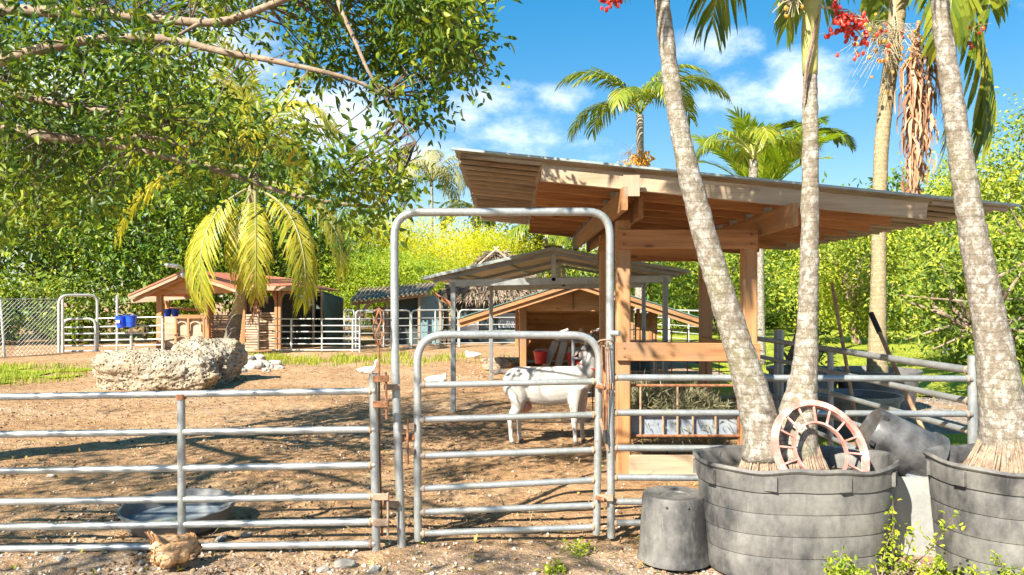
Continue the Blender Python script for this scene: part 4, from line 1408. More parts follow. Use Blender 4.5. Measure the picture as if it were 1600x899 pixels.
# ------------------------------------------------------------------ far white pipe panels
def gx(x, d): return Vector(((x - 800) / FPX * d, d, 0))
zs6 = (0.18, 0.40, 0.62, 0.86, 1.12)
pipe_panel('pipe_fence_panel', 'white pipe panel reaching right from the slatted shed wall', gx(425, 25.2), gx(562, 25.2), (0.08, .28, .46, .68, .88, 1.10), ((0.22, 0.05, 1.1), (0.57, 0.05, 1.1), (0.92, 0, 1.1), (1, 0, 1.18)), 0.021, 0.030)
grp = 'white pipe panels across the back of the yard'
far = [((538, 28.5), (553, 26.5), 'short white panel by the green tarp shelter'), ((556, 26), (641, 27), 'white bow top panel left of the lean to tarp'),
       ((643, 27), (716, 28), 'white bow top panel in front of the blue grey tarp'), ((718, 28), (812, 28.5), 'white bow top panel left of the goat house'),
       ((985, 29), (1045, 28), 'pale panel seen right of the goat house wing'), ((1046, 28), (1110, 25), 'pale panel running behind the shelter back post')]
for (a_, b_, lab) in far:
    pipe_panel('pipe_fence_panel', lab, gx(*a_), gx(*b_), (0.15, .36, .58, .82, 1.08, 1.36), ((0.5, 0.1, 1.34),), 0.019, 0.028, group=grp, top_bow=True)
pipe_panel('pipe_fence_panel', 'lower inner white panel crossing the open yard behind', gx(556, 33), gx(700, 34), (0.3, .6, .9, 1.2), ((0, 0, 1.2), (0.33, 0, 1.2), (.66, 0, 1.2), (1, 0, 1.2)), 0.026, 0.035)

# ------------------------------------------------------------------ boulders and stones
b1 = link('boulder', rock_mesh('boulder', (1.10, 0.60, 0.48), 5, 2, 0.20, 'coral_rock', 0.62, 2.8))
b1.location = gp(226, 611) + Vector((0, 0.45, 0.27))
tag(b1, 'large pitted coral boulder lying across the yard in front', 'boulder')
b2 = link('boulder', rock_mesh('boulder', (0.66, 0.60, 0.60), 5, 5, 0.22, 'coral_rock', 0.62, 2.7))
b2.location = gp(297, 603) + Vector((0.05, 0.75, 0.33))
b2.rotation_euler = (0, 0, R(-18))
tag(b2, 'smaller pitted coral boulder behind the right end of the large one', 'boulder')
stones = [rock_mesh('stone', (1, 0.8, 0.62), 3, 10 + k, 0.25, 'stone_white', 0.5, 2.6) for k in range(4)]
stones_dark = [rock_mesh('stone', (1, 0.8, 0.62), 3, 20 + k, 0.3, 'rock_brown', 0.5, 2.4) for k in range(2)]
ORD = ('first', 'second', 'third', 'fourth', 'fifth', 'sixth', 'seventh', 'eighth', 'ninth', 'tenth', 'eleventh')
pile = [(372, 579, .16), (384, 575, .20), (397, 577, .24), (411, 574, .20), (420, 576, .15), (430, 573, .18), (390, 570, .16), (404, 569, .17), (378, 583, .12), (416, 581, .11), (436, 578, .12)]
for k, (x, y, s_) in enumerate(pile):
    o = link('stone', stones[k % 4])
    o.location = gp(x, y) + Vector((0, 0, s_ * 0.28 + 0.10 * (k in (6, 7))))
    o.scale = (s_,) * 3
    o.rotation_euler = (0, 0, k * 1.3)
    tag(o, ORD[sorted(range(len(pile)), key=lambda q: pile[q][0]).index(k)] + ' pale stone from the left in the rock pile right of the boulders', 'stone', 'stones of the low rock pile')
gstones = ((768, 578, .17), (782, 571, .24), (795, 575, .16), (775, 568, .18), (803, 571, .18), (758, 567, .14))
for k, (x, y, s_) in enumerate(gstones):
    o = link('stone', stones_dark[k % 2])
    o.location = gp(x, y) + Vector((0, 0, s_ * 0.3))
    o.scale = (s_ * 1.2, s_, s_)
    o.rotation_euler = (0, 0, k * 2.1)
    tag(o, ORD[sorted(range(6), key=lambda q: gstones[q][0]).index(k)] + ' rough brown stone from the left at the left goat house post', 'stone', 'stones beside the goat house')
near_st = [(540, 886, .055, 'largest white stone lying in front of the left panel end'), (585, 893, .035, 'white stone at the bottom edge below the hinge post'),
           (505, 893, .030, 'pale stone at the bottom edge, left of the largest white one'), (96, 880, .03, 'pale stone under the left panel near the corner'), (345, 845, .035, 'white stone right of the feed pan'),
           (80, 747, .03, 'white stone in the yard behind the left panel'), (625, 768, .025, 'small white stone beside the foot of the tall arch'), (385, 838, .03, 'white stone between the feed pan and panel end')]
for k, (x, y, s_, lab) in enumerate(near_st):
    o = link('stone', stones[k % 4])
    g_ = gp(x, y)
    o.location = g_ + Vector((0, 0, gz(g_.x, g_.y) + s_ * .25))
    o.scale = (s_ * 1.3, s_, s_)
    o.rotation_euler = (0, 0, k * 1.9)
    tag(o, lab, 'stone')


def scatter_bits(name, label, n, smin, smax, mat, fn, flat=0.7):
    """angular bits lying on the ground, too many to count"""
    base = np.array([(1, 0, 0), (-1, 0, 0), (0, 1, 0), (0, -1, 0), (0, 0, 1), (0, 0, -1)], float)
    tri = np.array([(0, 2, 4), (2, 1, 4), (1, 3, 4), (3, 0, 4), (2, 0, 5), (1, 2, 5), (3, 1, 5), (0, 3, 5)])
    yy = 4.2 + (rng.uniform(0, 1, n) ** 1.6) * 17
    xx = rng.uniform(-1, 1, n) * (yy * 0.72)
    keep = np.array([fn(a_, b_) for a_, b_ in zip(xx, yy)])
    xx, yy = xx[keep], yy[keep]
    m_ = len(xx)
    s_ = smin + (smax - smin) * rng.uniform(0, 1, m_) ** 3
    an = rng.uniform(0, 2 * PI, m_)
    B = base[None] * rng.uniform(0.55, 1.3, (m_, 6, 1)) * s_[:, None, None]
    B[:, :, 2] *= flat
    X = B[:, :, 0] * np.cos(an)[:, None] - B[:, :, 1] * np.sin(an)[:, None]
    Y = B[:, :, 0] * np.sin(an)[:, None] + B[:, :, 1] * np.cos(an)[:, None]
    zz = np.array([gz(a_, b_) for a_, b_ in zip(xx, yy)])
    V_ = np.stack([X + xx[:, None], Y + yy[:, None], B[:, :, 2] + (zz + s_ * .15)[:, None]], 2).reshape(-1, 3)
    F_ = (tri[None] + (np.arange(m_) * 6)[:, None, None]).reshape(-1, 3)
    return tag(link(name, np_mesh(name, V_, F_, mat)), label, 'gravel' if mat == 'pebbles' else 'soil', kind='stuff')


scatter_bits('gravel', 'white coral chips strewn over the yard', 26000, 0.004, 0.022, 'pebbles', lambda x, y: (random.random() < (0.9 if y < 5.4 else 0.30) or wob(x, y, .5) > .25) and wob(x, y, 1.3) > -0.35)
scatter_bits('clods', 'dark crumbs of earth and droppings over the yard', 34000, 0.005, 0.026, 'clods', lambda x, y: x < 4.5 and wob(x + 9, y, .8) > -0.15)
n = 900
yy = 4.3 + rng.uniform(0, 1, n) ** 1.7 * 9
P = np.stack([rng.uniform(-.7, .75, n) * yy, yy, np.zeros(n)], 1)
P[:, 2] = [gz(p[0], p[1]) + .008 for p in P]
Vv, Ff = leaves(P, 0.06, 0.028, 0.9, 0.0)
tag(link('leaf_litter', np_mesh('leaf_litter', Vv, Ff, 'litter')), 'dry fallen leaves scattered along the fence', 'leaves', kind='stuff')

n = 2600
yy = 4.3 + rng.uniform(0, 1, n) ** 1.4 * 14
P = np.stack([rng.uniform(-.7, .45, n) * yy, yy, np.zeros(n)], 1)
P = P[np.array([wob(p[0], p[1], .9) > -.1 for p in P])]
P[:, 2] = [gz(p[0], p[1]) + .012 for p in P]
Vv, Ff = leaves(P, 0.11, 0.006, 0.95, 0.0, detail=False)
tag(link('straw', np_mesh('straw', Vv, Ff, 'hay')), 'loose straw trodden into the yard', 'straw', kind='stuff')

# ------------------------------------------------------------------ feed pan
PAN = thing('feed_pan', 'shallow round dark feed pan of water behind the left panel', 'feed pan', at(272, 836, 5.75))
c = Vector((at(272, 830, 5.72).x, 5.80, 0.0))
MB().lathe([(0, 0.02), (0.34, 0.02), (0.37, 0.05), (0.40, 0.150), (0.415, 0.155), (0.415, 0.165), (0.395, 0.165), (0.36, 0.06), (0.33, 0.045), (0, 0.04)], 48, c, rot=Matrix.Rotation(R(3), 3, 'X')).build('pan', 'pan_rubber', PAN, True)
MB().lathe([(0, 0.075), (0.362, 0.075)], 48, c).build('water', 'water', PAN, True)

# ------------------------------------------------------------------ tubs
def tub(name, label, cx, cy, rx, ry, h, nb, mat='tub_plastic'):
    root = thing(name, label, 'planter', (cx, cy, 0))
    k = rx
    prof = [(0, 0.0), (0.86, 0.0), (0.875, 0.02)]
    for i in range(nb):
        z0, z1 = 0.03 + (h - 0.17) * i / nb, 0.03 + (h - 0.17) * (i + 1) / nb
        r0, r1 = 0.875 + 0.085 * i / nb, 0.875 + 0.085 * (i + 1) / nb
        prof += [(r0, z0), (r1 - 0.004, z1 - 0.018), (r1 - 0.012, z1 - 0.006), (r1 - 0.012, z1 - 0.002)]
    prof += [(0.972, h - 0.14), (0.985, h - 0.035), (1.0, h - 0.03), (1.012, h - 0.018), (1.0, h), (0.975, h - 0.006), (0.955, h - 0.02), (0.945, h - 0.12), (0.93, h - 0.2), (0, h - 0.2)]
    prof = [(r * k, z) for r, z in prof]
    mb = MB().lathe(prof, 72, (cx, cy, 0), 1, ry / rx, power=2.25)
    # worn, slightly buckled rim
    vv = []
    for (x, y, z) in mb.v:
        an = math.atan2(y - cy, x - cx)
        kx = 1 + 0.012 * math.sin(an * 3 + 1) * (z / h) + 0.006 * math.sin(an * 7)
        vv.append((cx + (x - cx) * kx, cy + (y - cy) * kx, z + (0.010 * math.sin(an * 4 + 2) + 0.006 * math.sin(an * 9)) * max(0, z / h) ** 4))
    mb.v = vv
    body = mb.build('body', mat, root, True)
    for q in range(9):
        an = q * 2 * PI / 9 - PI / 2 + 0.25
        c_, s_ = math.cos(an), math.sin(an)
        pw = (abs(c_) ** 2.25 + abs(s_) ** 2.25) ** (-1 / 2.25)
        p = Vector((cx + c_ * pw * rx * 0.985, cy + s_ * pw * ry * 0.985, h - 0.088))
        MB().box(p, (0.07, 0.022, 0.085), Matrix.Rotation(an + PI / 2, 3, 'Z')).build('rim_lug', mat, body)
    # soil
    mb = MB()
    m_ = 32
    for i in range(8):
        for j in range(m_):
            an = 2 * PI * j / m_
            r = i / 7 * 0.94
            mb.v.append((cx + rx * r * math.cos(an), cy + ry * r * math.sin(an), h - 0.13 + 0.05 * mnoise.noise(Vector((r * 4 * math.cos(an), r * 4 * math.sin(an), cx)))))
    mb.f = [(i * m_ + j, i * m_ + (j + 1) % m_, (i + 1) * m_ + (j + 1) % m_, (i + 1) * m_ + j) for i in range(7) for j in range(m_)]
    mb.m = [0] * len(mb.f)
    mb.build('soil', 'potting_soil', root, 'all')
    return root


T1C = (at(1240, 0, 4.95).x, 4.95)
tub('planter_tub', 'big oval black tub holding two palm trunks', T1C[0], T1C[1], 0.632, 0.43, 0.70, 4)
T2C = (at(1612, 0, 4.72).x, 4.72)
tub('planter_tub', 'big black tub with one palm at the right edge', T2C[0], T2C[1], 0.60, 0.45, 0.74, 4)

# upside-down bucket
root = thing('upturned_bucket', 'scuffed dark bucket standing upside down left of the big oval tub', 'bucket', (at(1054, 0, 5.06).x, 5.06, 0))
cB = (at(1054, 0, 5.06).x, 5.06, 0.0)
MB().lathe([(0.225, 0.0), (0.242, 0.005), (0.242, 0.03), (0.233, 0.05), (0.231, 0.09), (0.210, 0.41), (0.203, 0.432), (0.190, 0.435), (0.172, 0.425), (0.10, 0.424), (0.095, 0.415), (0, 0.415)], 48, cB).build('body', 'tub_plastic', root, True)
for an in (-2.0, -1.35, -0.6):
    MB().ball((cB[0] + 0.207 * math.cos(an), cB[1] + 0.207 * math.sin(an), 0.385), (0.011, 0.011, 0.011), 8, 6).build('drain_hole', 'black_rubber', root, True)
MB().lathe([(0.214, 0.0), (0.2215, 0.012), (0.212, 0.024)], 48, (cB[0], cB[1], 0.09), 1.035, 1.035).build('hoop', 'tub_plastic', root, True)

# white square container
root = thing('white_bin', 'cut white plastic container between the two big tubs', 'container', (2.70, 5.26, 0))
cW = (2.705, 5.27, 0)
MB().lathe([(0, 0.0), (0.180, 0.0), (0.194, 0.02), (0.198, 0.52), (0.203, 0.535), (0.188, 0.535), (0.184, 0.04), (0, 0.04)], 56, cW, 1, 1, power=7).build('body', 'white_plastic', root, True)
MB().box((cW[0] + 0.05, cW[1] - .02, 0.535), (0.19, 0.26, 0.02), Matrix.Rotation(R(8), 3, 'X')).build('lid_scrap', 'tray_grey', root)

# tilted nursery pot lying across
ax = (at(1442, 714, 5.27) - at(1352, 662, 5.33)).normalized()
q = Vector((0, 0, 1)).rotation_difference(ax).to_matrix()
root = thing('nursery_pot', 'shiny black nursery pot lying tilted on top of the white container', 'pot', (2.55, 5.3, 0.6))
MB().lathe([(0, 0.0), (0.15, 0.0), (0.160, 0.012), (0.192, 0.40), (0.210, 0.402), (0.213, 0.46), (0.195, 0.462), (0.180, 0.38), (0.150, 0.03), (0, 0.03)], 48, at(1356, 668, 5.33), rot=q).build('body', 'pot_gloss', root, True)
for k in range(5):
    an = k * 1.26
    MB().box(at(1356, 668, 5.33) + q @ Vector((0.161 * math.cos(an), 0.161 * math.sin(an), 0.03)), (0.03, 0.03, 0.03), q).build('drain_slot', 'black_rubber', root)

# pink plastic wheel leaning on the trunks
wn = Vector((0.20, -0.84, 0.42)).normalized()
qm = Vector((0, 0, 1)).rotation_difference(wn).to_matrix()
wc = at(1282, 704, 4.77)
root = thing('plastic_ring', 'faded pink spoked plastic ring leaning on the palm trunks in the tub', 'ring', wc)
def wr(r, an, z=0): return wc + qm @ Vector((r * math.cos(an), r * math.sin(an), z))
def ring(r0, r1, h0, name):
    mb = MB()
    m_ = 64
    prof = [(r0, -h0), (r1, -h0), (r1, h0), (r0, h0)]
    for (r, z) in prof:
        for k in range(m_):
            mb.v.append(tuple(wr(r, 2 * PI * k / m_, z)))
    for i in range(4):
        for k in range(m_):
            mb.f.append((i * m_ + k, i * m_ + (k + 1) % m_, ((i + 1) % 4) * m_ + (k + 1) % m_, ((i + 1) % 4) * m_ + k))
            mb.m.append(0)
    return mb.build(name, 'pink_plastic', root, True)
ring(0.288, 0.325, 0.016, 'outer_rim')
ring(0.172, 0.186, 0.012, 'inner_rim')
for k in range(16):
    an = k * 2 * PI / 16 + .1
    MB().bar(wr(0.184, an), wr(0.29, an), 0.012, 0.012, up=wn).build('spoke', 'pink_plastic', root)

# ------------------------------------------------------------------ pots, stock tank and tools beyond the side fence
def pot(label, x, y, r, h, mat='pan_rubber', grp=None):
    root = thing('plant_pot', label, 'pot', (x, y, 0), grp)
    MB().lathe([(0, 0), (r * .82, 0), (r * .84, .02), (r * .97, h - .06), (r * 1.03, h - .055), (r * 1.04, h), (r * .96, h), (r * .92, h - .1), (0, h - .1)], 36, (x, y, 0)).build('body', mat, root, True)
    MB().lathe([(0, h - .08), (r * .93, h - .085)], 24, (x, y, 0)).build('soil', 'potting_soil', root, True)
    return root


pot('wide black pot at the foot of the thin tan palm', 5.75, 12.1, 0.62, 0.62)
pot('large dark pot behind the side fence, nearest the leaning handles', 4.42, 9.9, 0.55, 0.50)
pot('dark pot left of the tan palm beyond the side fence', 4.7, 12.4, 0.55, 0.62)
pot('low dark tub half hidden behind the leaning palm trunk', 3.9, 11.6, 0.5, 0.55)
root = thing('shovel', 'wooden handled shovel leaning on the side fence', 'shovel', (3.55, 7.8, 0))
MB().tube([at(1300, 443, 8.6), at(1335, 640, 7.95), at(1340, 690, 7.75)], 0.020, 8).build('handle', 'handle_wood', root, True)
b = at(1340, 690, 7.75)
MB().bar(b, b + Vector((.03, -.05, -.22)), 0.17, 0.012, up=(0, 1, 0)).build('blade', 'rust', root)
root = thing('hoe', 'pale handled hoe with black grip leaning at the right post', 'hoe', (3.75, 6.8, 0))
h0, h1 = at(1361, 490, 8.3), at(1450, 690, 7.2)
MB().tube([h0.lerp(h1, .16), h1], 0.022, 8).build('handle', 'handle_wood', root, True)
MB().tube([h0, h0.lerp(h1, .17)], 0.028, 10).build('grip', 'black_rubber', root, True)
MB().bar(h1, h1 + Vector((.04, -.16, -.06)), 0.16, 0.014, up=(0, 0, 1)).build('blade', 'rust', root)

# ------------------------------------------------------------------ palms
def frond(L, a0, droop, n, ll, lw, hang, seed, mats, start=0.16, fwd=0.75, rr=0.018, ragged=0.0, vee=0.25):
    """feather frond along +X from the origin, arching in XZ; two materials: leaflets, midrib"""
    rg = np.random.default_rng(seed)
    K = 24
    s = np.linspace(0, 1, K + 1)
    ang = a0 - droop * s ** 1.25
    step = L / K
    X = np.concatenate([[0], np.cumsum(np.cos((ang[:-1] + ang[1:]) / 2) * step)])
    Z = np.concatenate([[0], np.cumsum(np.sin((ang[:-1] + ang[1:]) / 2) * step)])
    mb = MB()
    mb.tube([(X[i], 0, Z[i]) for i in range(0, K + 1, 2)], [rr * (1 - .85 * s[i]) + .002 for i in range(0, K + 1, 2)], 5, True, 1)
    for sd_ in (-1, 1):
        for i in range(n):
            t = start + (1 - start) * (i + rg.uniform(0, .6)) / n
            if rg.uniform() < ragged:
                continue
            x, z, a_ = np.interp(t, s, X), np.interp(t, s, Z), np.interp(t, s, ang)
            T = np.array([math.cos(a_), 0, math.sin(a_)])
            N = np.array([-math.sin(a_), 0, math.cos(a_)])
            u = (t - start) / (1 - start)
            l = ll * (0.45 + 0.75 * math.sin(PI * min(1, u * .85 + .12))) * rg.uniform(.85, 1.1)
            f = fwd + 0.35 * u + rg.normal() * .08
            d = T * math.sin(f) * .9 + np.array([0, sd_, 0]) * math.cos(f) + N * vee * (1 - u)
            d /= np.linalg.norm(d)
            c = np.array([x, 0, z])
            dn = np.array([0, 0, -1.0])
            h_ = hang * rg.uniform(.8, 1.2)
            p1 = c + d * l * .38 + dn * h_ * l * .10
            d2 = d * (1 - .55 * min(1, h_)) + dn * h_ * .75
            p2 = p1 + d2 / np.linalg.norm(d2) * l * .34
            d3 = d * (1 - .85 * min(1, h_)) + dn * h_ * 1.2
            p3 = p2 + d3 / np.linalg.norm(d3) * l * .28
            w = lw * (0.8 + .3 * math.sin(PI * u))
            wd = np.cross(d, N)
            wd /= np.linalg.norm(wd)
            mb.add([c - wd * w * .3, c + wd * w * .3, p1 + wd * w * .5, p1 - wd * w * .5, p2 + wd * w * .42, p2 - wd * w * .42, p3],
                   [(0, 1, 2, 3), (3, 2, 4, 5), (5, 4, 6)])
    return mb.mesh('frond', mats, False)


def set_frond(me, parent, crown, az, tilt=0.0, scale=1.0, roll=0.0, name='frond'):
    o = bpy.data.objects.new(name, me)
    COL.objects.link(o)
    o.parent = parent
    o.location = Vector(crown) - parent.location
    o.rotation_euler = (roll, -tilt, az)
    o.scale = (scale,) * 3
    return o


def palm_trunk(pts, parent, mat, seg=18, bulge=0.03, name='trunk', rings=True):
    """pts: (point, radius); resampled so that ring scars can be modelled"""
    P = [Vector(p) for p, _ in pts]
    Rr = [r for _, r in pts]
    L = [0]
    for i in range(1, len(P)):
        L.append(L[-1] + (P[i] - P[i - 1]).length)
    n = max(10, int(L[-1] / 0.035)) if rings else 24
    out, rad = [], []
    for k in range(n + 1):
        s = L[-1] * k / n
        x = np.interp(s, L, [p.x for p in P])
        y = np.interp(s, L, [p.y for p in P])
        z = np.interp(s, L, [p.z for p in P])
        out.append(Vector((x, y, z)))
        rad.append(float(np.interp(s, L, Rr)) * (1 + bulge * ((k % 3) - 1) * .6 + 0.03 * mnoise.noise(Vector((x * 3, y, z * 3)))))
    for _ in range(max(2, n // 12)):
        out = [out[0]] + [(out[i - 1] + out[i] * 2 + out[i + 1]) / 4 for i in range(1, n)] + [out[-1]]
    mb = MB().tube(out, rad, seg)
    # small uneven bumps
    vv = []
    for v in mb.v:
        v = Vector(v)
        vv.append(tuple(v + Vector((mnoise.noise(v * 14), mnoise.noise(v * 14 + Vector((7, 0, 0))), 0)) * rad[0] * .045))
    mb.v = vv
    return mb.build(name, mat, parent, 'all')


def px(x, y, d, wpx):
    return (at(x, y, d), wpx / 2 / FPX * d)


def slim(tr):
    n_ = len(tr) - 1
    return [(p, r * (.94 - .14 * min(1, 3 * i / n_))) for i, (p, r) in enumerate(tr)]


def root_flare(parent, c, r0, r1, h, n=26):
    """fibrous root skirt: a flared core with many thin hanging roots on it"""
    mb = MB()
    rg = random.Random(int(c[0] * 1000))
    c = Vector(c)
    mb.lathe([(r0 * .90, h + .02), (r0 * .98, h * .7), (r0 * .45 + r1 * .5, h * .35), (r1 * .97, -.04)], 28, c)
    for k in range(n * 4):
        an = 2 * PI * k / (n * 4) + rg.uniform(-.05, .05)
        u = Vector((math.cos(an), math.sin(an), 0))
        q = rg.uniform(.96, 1.06)
        hh = h * rg.uniform(.75, 1.15)
        an2 = an + rg.uniform(-.07, .07)
        u2 = Vector((math.cos(an2), math.sin(an2), 0))
        mb.tube([c + u * r0 * .96 + Vector((0, 0, hh)), c + u * (r0 * .45 + r1 * .53) * q + Vector((0, 0, h * .36)), c + u2 * r1 * q * 1.02 + Vector((0, 0, -.03))], [rg.uniform(.004, .007), rg.uniform(.006, .011), rg.uniform(.006, .012)], 5)
    return mb.build('root_skirt', 'root_fibre', parent, 'all')


def dead_bundle(parent, top, length, n, ll, lw, seed, spread=.12):
    """hanging dried frond: a midrib with curled narrow leaflets"""
    rg = np.random.default_rng(seed)
    top = Vector(top)
    mb = MB()
    ph = rg.uniform(0, 6)
    def mid(t): return top + Vector((spread * .5 * math.sin(t * 3 + ph), spread * .3 * math.cos(t * 2 + ph), -length * t))
    mb.tube([mid(t) for t in np.linspace(0, 1, 9)], [.028 * (1 - .8 * t) + .003 for t in np.linspace(0, 1, 9)], 6)
    for k in range(n):
        t = rg.uniform(.06, .98)
        p = mid(t) + Vector(rg.normal(size=3) * .015)
        an = rg.uniform(0, 2 * PI)
        u = Vector((math.cos(an), math.sin(an), 0))
        l = ll * rg.uniform(.6, 1.2) * (1 - .45 * t)
        sp = spread * rg.uniform(.5, 1.5) * (1.15 - .5 * t)
        wd = lw * rg.uniform(.5, 1.1)
        tw = rg.uniform(-2.0, 2.0)
        prev = None
        vs = []
        for i, q in enumerate((0, .18, .42, .68, .88, 1)):
            c_ = p + u * sp * math.sin(min(1, q * 1.7) * PI / 2) + Vector((0, 0, -l * q)) + Vector((.02 * math.sin(q * 6 + an), .02 * math.cos(q * 5 + an), 0))
            a_ = an + PI / 2 + tw * q
            w_ = wd * (.35, .9, 1, .8, .45, .06)[i]
            s_ = Vector((math.cos(a_), math.sin(a_), 0)) * w_ / 2
            vs += [c_ - s_, c_ + s_]
        mb.add(vs, [(2 * i, 2 * i + 1, 2 * i + 3, 2 * i + 2) for i in range(5)])
    return mb.build('dead_frond', 'dead_leaf', parent)


def fruit_bunch(parent, start, tip, spread, n, r, mat, seed, stalks=14, mat_stalk='stalk_pale', droop=.12):
    rg = random.Random(seed)
    st, fr_ = MB(), MB()
    start, tip = Vector(start), Vector(tip)
    mid = start.lerp(tip, .55) + Vector((0, 0, droop * .4))
    st.tube([start, mid, tip], [.010, .008, .004], 6)
    for k in range(stalks):
        b = mid.lerp(tip, rg.random())
        e = tip + Vector((rg.gauss(0, spread), rg.gauss(0, spread), rg.gauss(-spread * .3, spread * .8)))
        st.tube([b, b.lerp(e, .5) + Vector((0, 0, spread * .3)), e], [.005, .004, .002], 4, False)
        for q in range(n // stalks if n >= stalks else (1 if n and k % max(1, stalks // n) == 0 else 0)):
            p = b.lerp(e, rg.uniform(.45, 1.05)) + Vector((rg.gauss(0, r), rg.gauss(0, r), rg.gauss(-r * .6, r)))
            s_ = rg.uniform(.8, 1.15)
            fr_.ball(p, (r * s_, r * s_, r * 1.35 * s_), 7, 5, Matrix.Rotation(rg.uniform(-.7, .7), 3, 'X'))
    o = st.build('fruit_stalk', mat_stalk, parent, True)
    if n:
        f_ = fr_.build('fruit', mat, o, True)
        f_['kind'] = 'stuff'
    return o


adm = ['frond_green', 'crownshaft']
AD = [frond(1.55, R(66), R(120), 40, 0.50, 0.027, .55, 20 + k, adm) for k in range(3)]
AD2 = [frond(1.55, R(50), R(125), 40, 0.50, 0.027, .7, 30 + k, ['frond_deep', 'crownshaft']) for k in range(2)]

# palm A, leaning left out of the oval tub
PA = thing('christmas_palm', 'grey mottled palm trunk leaning left out of the oval tub', 'palm', (T1C[0] - .15, T1C[1], 0.55))
tr = [px(1196, 716, 4.95, 78), px(1192, 680, 4.95, 66), px(1178, 620, 4.95, 62), px(1155, 545, 4.94, 55), px(1125, 450, 4.93, 51), px(1100, 365, 4.92, 47), px(1078, 280, 4.91, 43), px(1062, 205, 4.9, 38), px(1048, 120, 4.9, 33), px(1036, 20, 4.9, 30), px(1030, -70, 4.9, 31)]
palm_trunk(slim(tr), PA, 'palm_bark')
root_flare(PA, (at(1196, 712, 4.95).x, 4.95, 0.585), .125, .17, .16)
cA = at(1026, -205, 4.9)
MB().tube([at(1030, -65, 4.9), at(1028, -130, 4.9), cA + Vector((0, 0, .1))], [.075, .085, .05], 14).build('crownshaft', 'crownshaft', PA, True)
for k, az in enumerate((172, 205, 140, 95, 50, 8, -25, -75, -120)):
    set_frond((AD + AD2)[k % 5], PA, cA, R(az), R((k * 7) % 16 - 6), 1.0 - .06 * (k % 3))
fruit_bunch(PA, at(1022, -70, 4.85), at(958, -8, 4.75), .045, 60, .0125, 'fruit_red', 3, 20)

# palm B, upright, same tub
PB = thing('christmas_palm', 'white mottled upright palm trunk rising from the oval tub', 'palm', (T1C[0] + .1, T1C[1] + .05, 0.55))
tr = [px(1235, 716, 5.02, 95), px(1240, 680, 5.02, 82), px(1250, 630, 5.02, 64), px(1258, 580, 5.02, 50), px(1262, 500, 5.02, 38), px(1265, 400, 5.02, 35), px(1266, 280, 5.02, 32), px(1266, 170, 5.02, 29), px(1266, 110, 5.02, 26)]
palm_trunk(slim(tr), PB, 'palm_bark')
tr = [px(1266, 118, 5.02, 23), px(1265, 60, 5.02, 25), px(1270, 0, 5.02, 28), px(1272, -60, 5.02, 32), px(1275, -115, 5.02, 26)]
palm_trunk(tr, PB, 'crownshaft', 16, 0.02, 'crownshaft')
mb = MB()
mb.tube([at(1256, 150, 4.95), at(1260, 100, 4.93), at(1270, 60, 4.94), at(1279, 20, 4.98)], [.004, .012, .012, .006], 6)
mb.tube([at(1272, 70, 4.94), at(1262, 110, 4.94), at(1254, 160, 4.96)], [.004, .010, .003], 6)
mb.build('old_sheath', 'bark_grey', PB, True)
cB_ = at(1275, -120, 5.02)
for k, az in enumerate((196, 170, 225, 60, 20, -30, 110, -80, 145)):
    set_frond((AD2 + AD)[k % 5], PB, cB_, R(az), R((k * 5) % 14 - 10), .95 - .05 * (k % 3))
root_flare(PB, (at(1240, 712, 5.02).x, 5.02, 0.585), .14, .22, .20, 34)
fruit_bunch(PB, at(1276, 10, 4.98), at(1322, 38, 4.9), .075, 120, .0125, 'fruit_red', 8, 30)
fruit_bunch(PB, at(1266, -10, 4.95), at(1232, 8, 4.85), .06, 6, .013, 'fruit_orange', 9, 24)

# palm C in the right tub
PC = thing('christmas_palm', 'thick pale palm trunk leaning out of the right edge tub', 'palm', (T2C[0] - .1, T2C[1], 0.6))
tr = [px(1578, 745, 4.72, 110), px(1573, 690, 4.72, 86), px(1566, 630, 4.72, 78), px(1553, 540, 4.72, 66), px(1536, 450, 4.72, 58), px(1518, 350, 4.72, 50), px(1502, 250, 4.72, 44), px(1486, 140, 4.72, 38), px(1472, 40, 4.72, 33), px(1462, -60, 4.72, 32)]
palm_trunk(slim(tr), PC, 'palm_bark')
root_flare(PC, (at(1577, 735, 4.72).x, 4.72, 0.62), .155, .27, .22, 36)
cC = at(1456, -190, 4.72)
MB().tube([at(1462, -55, 4.72), at(1459, -120, 4.72), cC + Vector((0, 0, .1))], [.08, .09, .05], 14).build('crownshaft', 'crownshaft', PC, True)
for k, az in enumerate((15, -20, 60, 160, 100, -70, 190, -110)):
    set_frond((AD + AD2)[k % 5], PC, cC, R(az), R((k * 7) % 14 - 6), 1.0)

# palm D, tan ringed trunk behind the roof
PD = thing('christmas_palm', 'thin tan ringed palm behind the shelter roof with fruit stalks and dead frond', 'palm', (5.75, 12.1, 0.5))
tr = [px(1371, 600, 12.1, 34), px(1371, 520, 12.1, 26), px(1373, 420, 12.1, 22), px(1373, 330, 12.1, 21), px(1377, 230, 12.1, 21), px(1385, 150, 12.1, 22), px(1394, 90, 12.1, 23), px(1402, 20, 12.1, 25), px(1404, -20, 12.1, 24)]
palm_trunk(tr, PD, 'palm_bark_tan', 14)
cD = at(1406, -50, 12.1)
DF3 = [frond(2.9, R(52), R(135), 34, .80, .075, .75, 40 + k, ['frond_green', 'crownshaft']) for k in range(3)]
for k, (az, tl) in enumerate(((-60, -20), (-35, -30), (-5, -8), (25, 0), (70, 5), (120, 0), (165, 8), (215, 10), (-95, -40))):
    set_frond(DF3[k % 3], PD, cD, R(az), R(tl), 1.0)
DH = frond(3.0, R(-40), R(45), 30, .85, .085, 1.1, 55, ['frond_green', 'crownshaft'], fwd=.95, vee=0)
set_frond(DH, PD, at(1436, 0, 11.8), R(-30), R(-22), .82)
set_frond(DH, PD, at(1490, -25, 11.8), R(10), R(-18), .85)
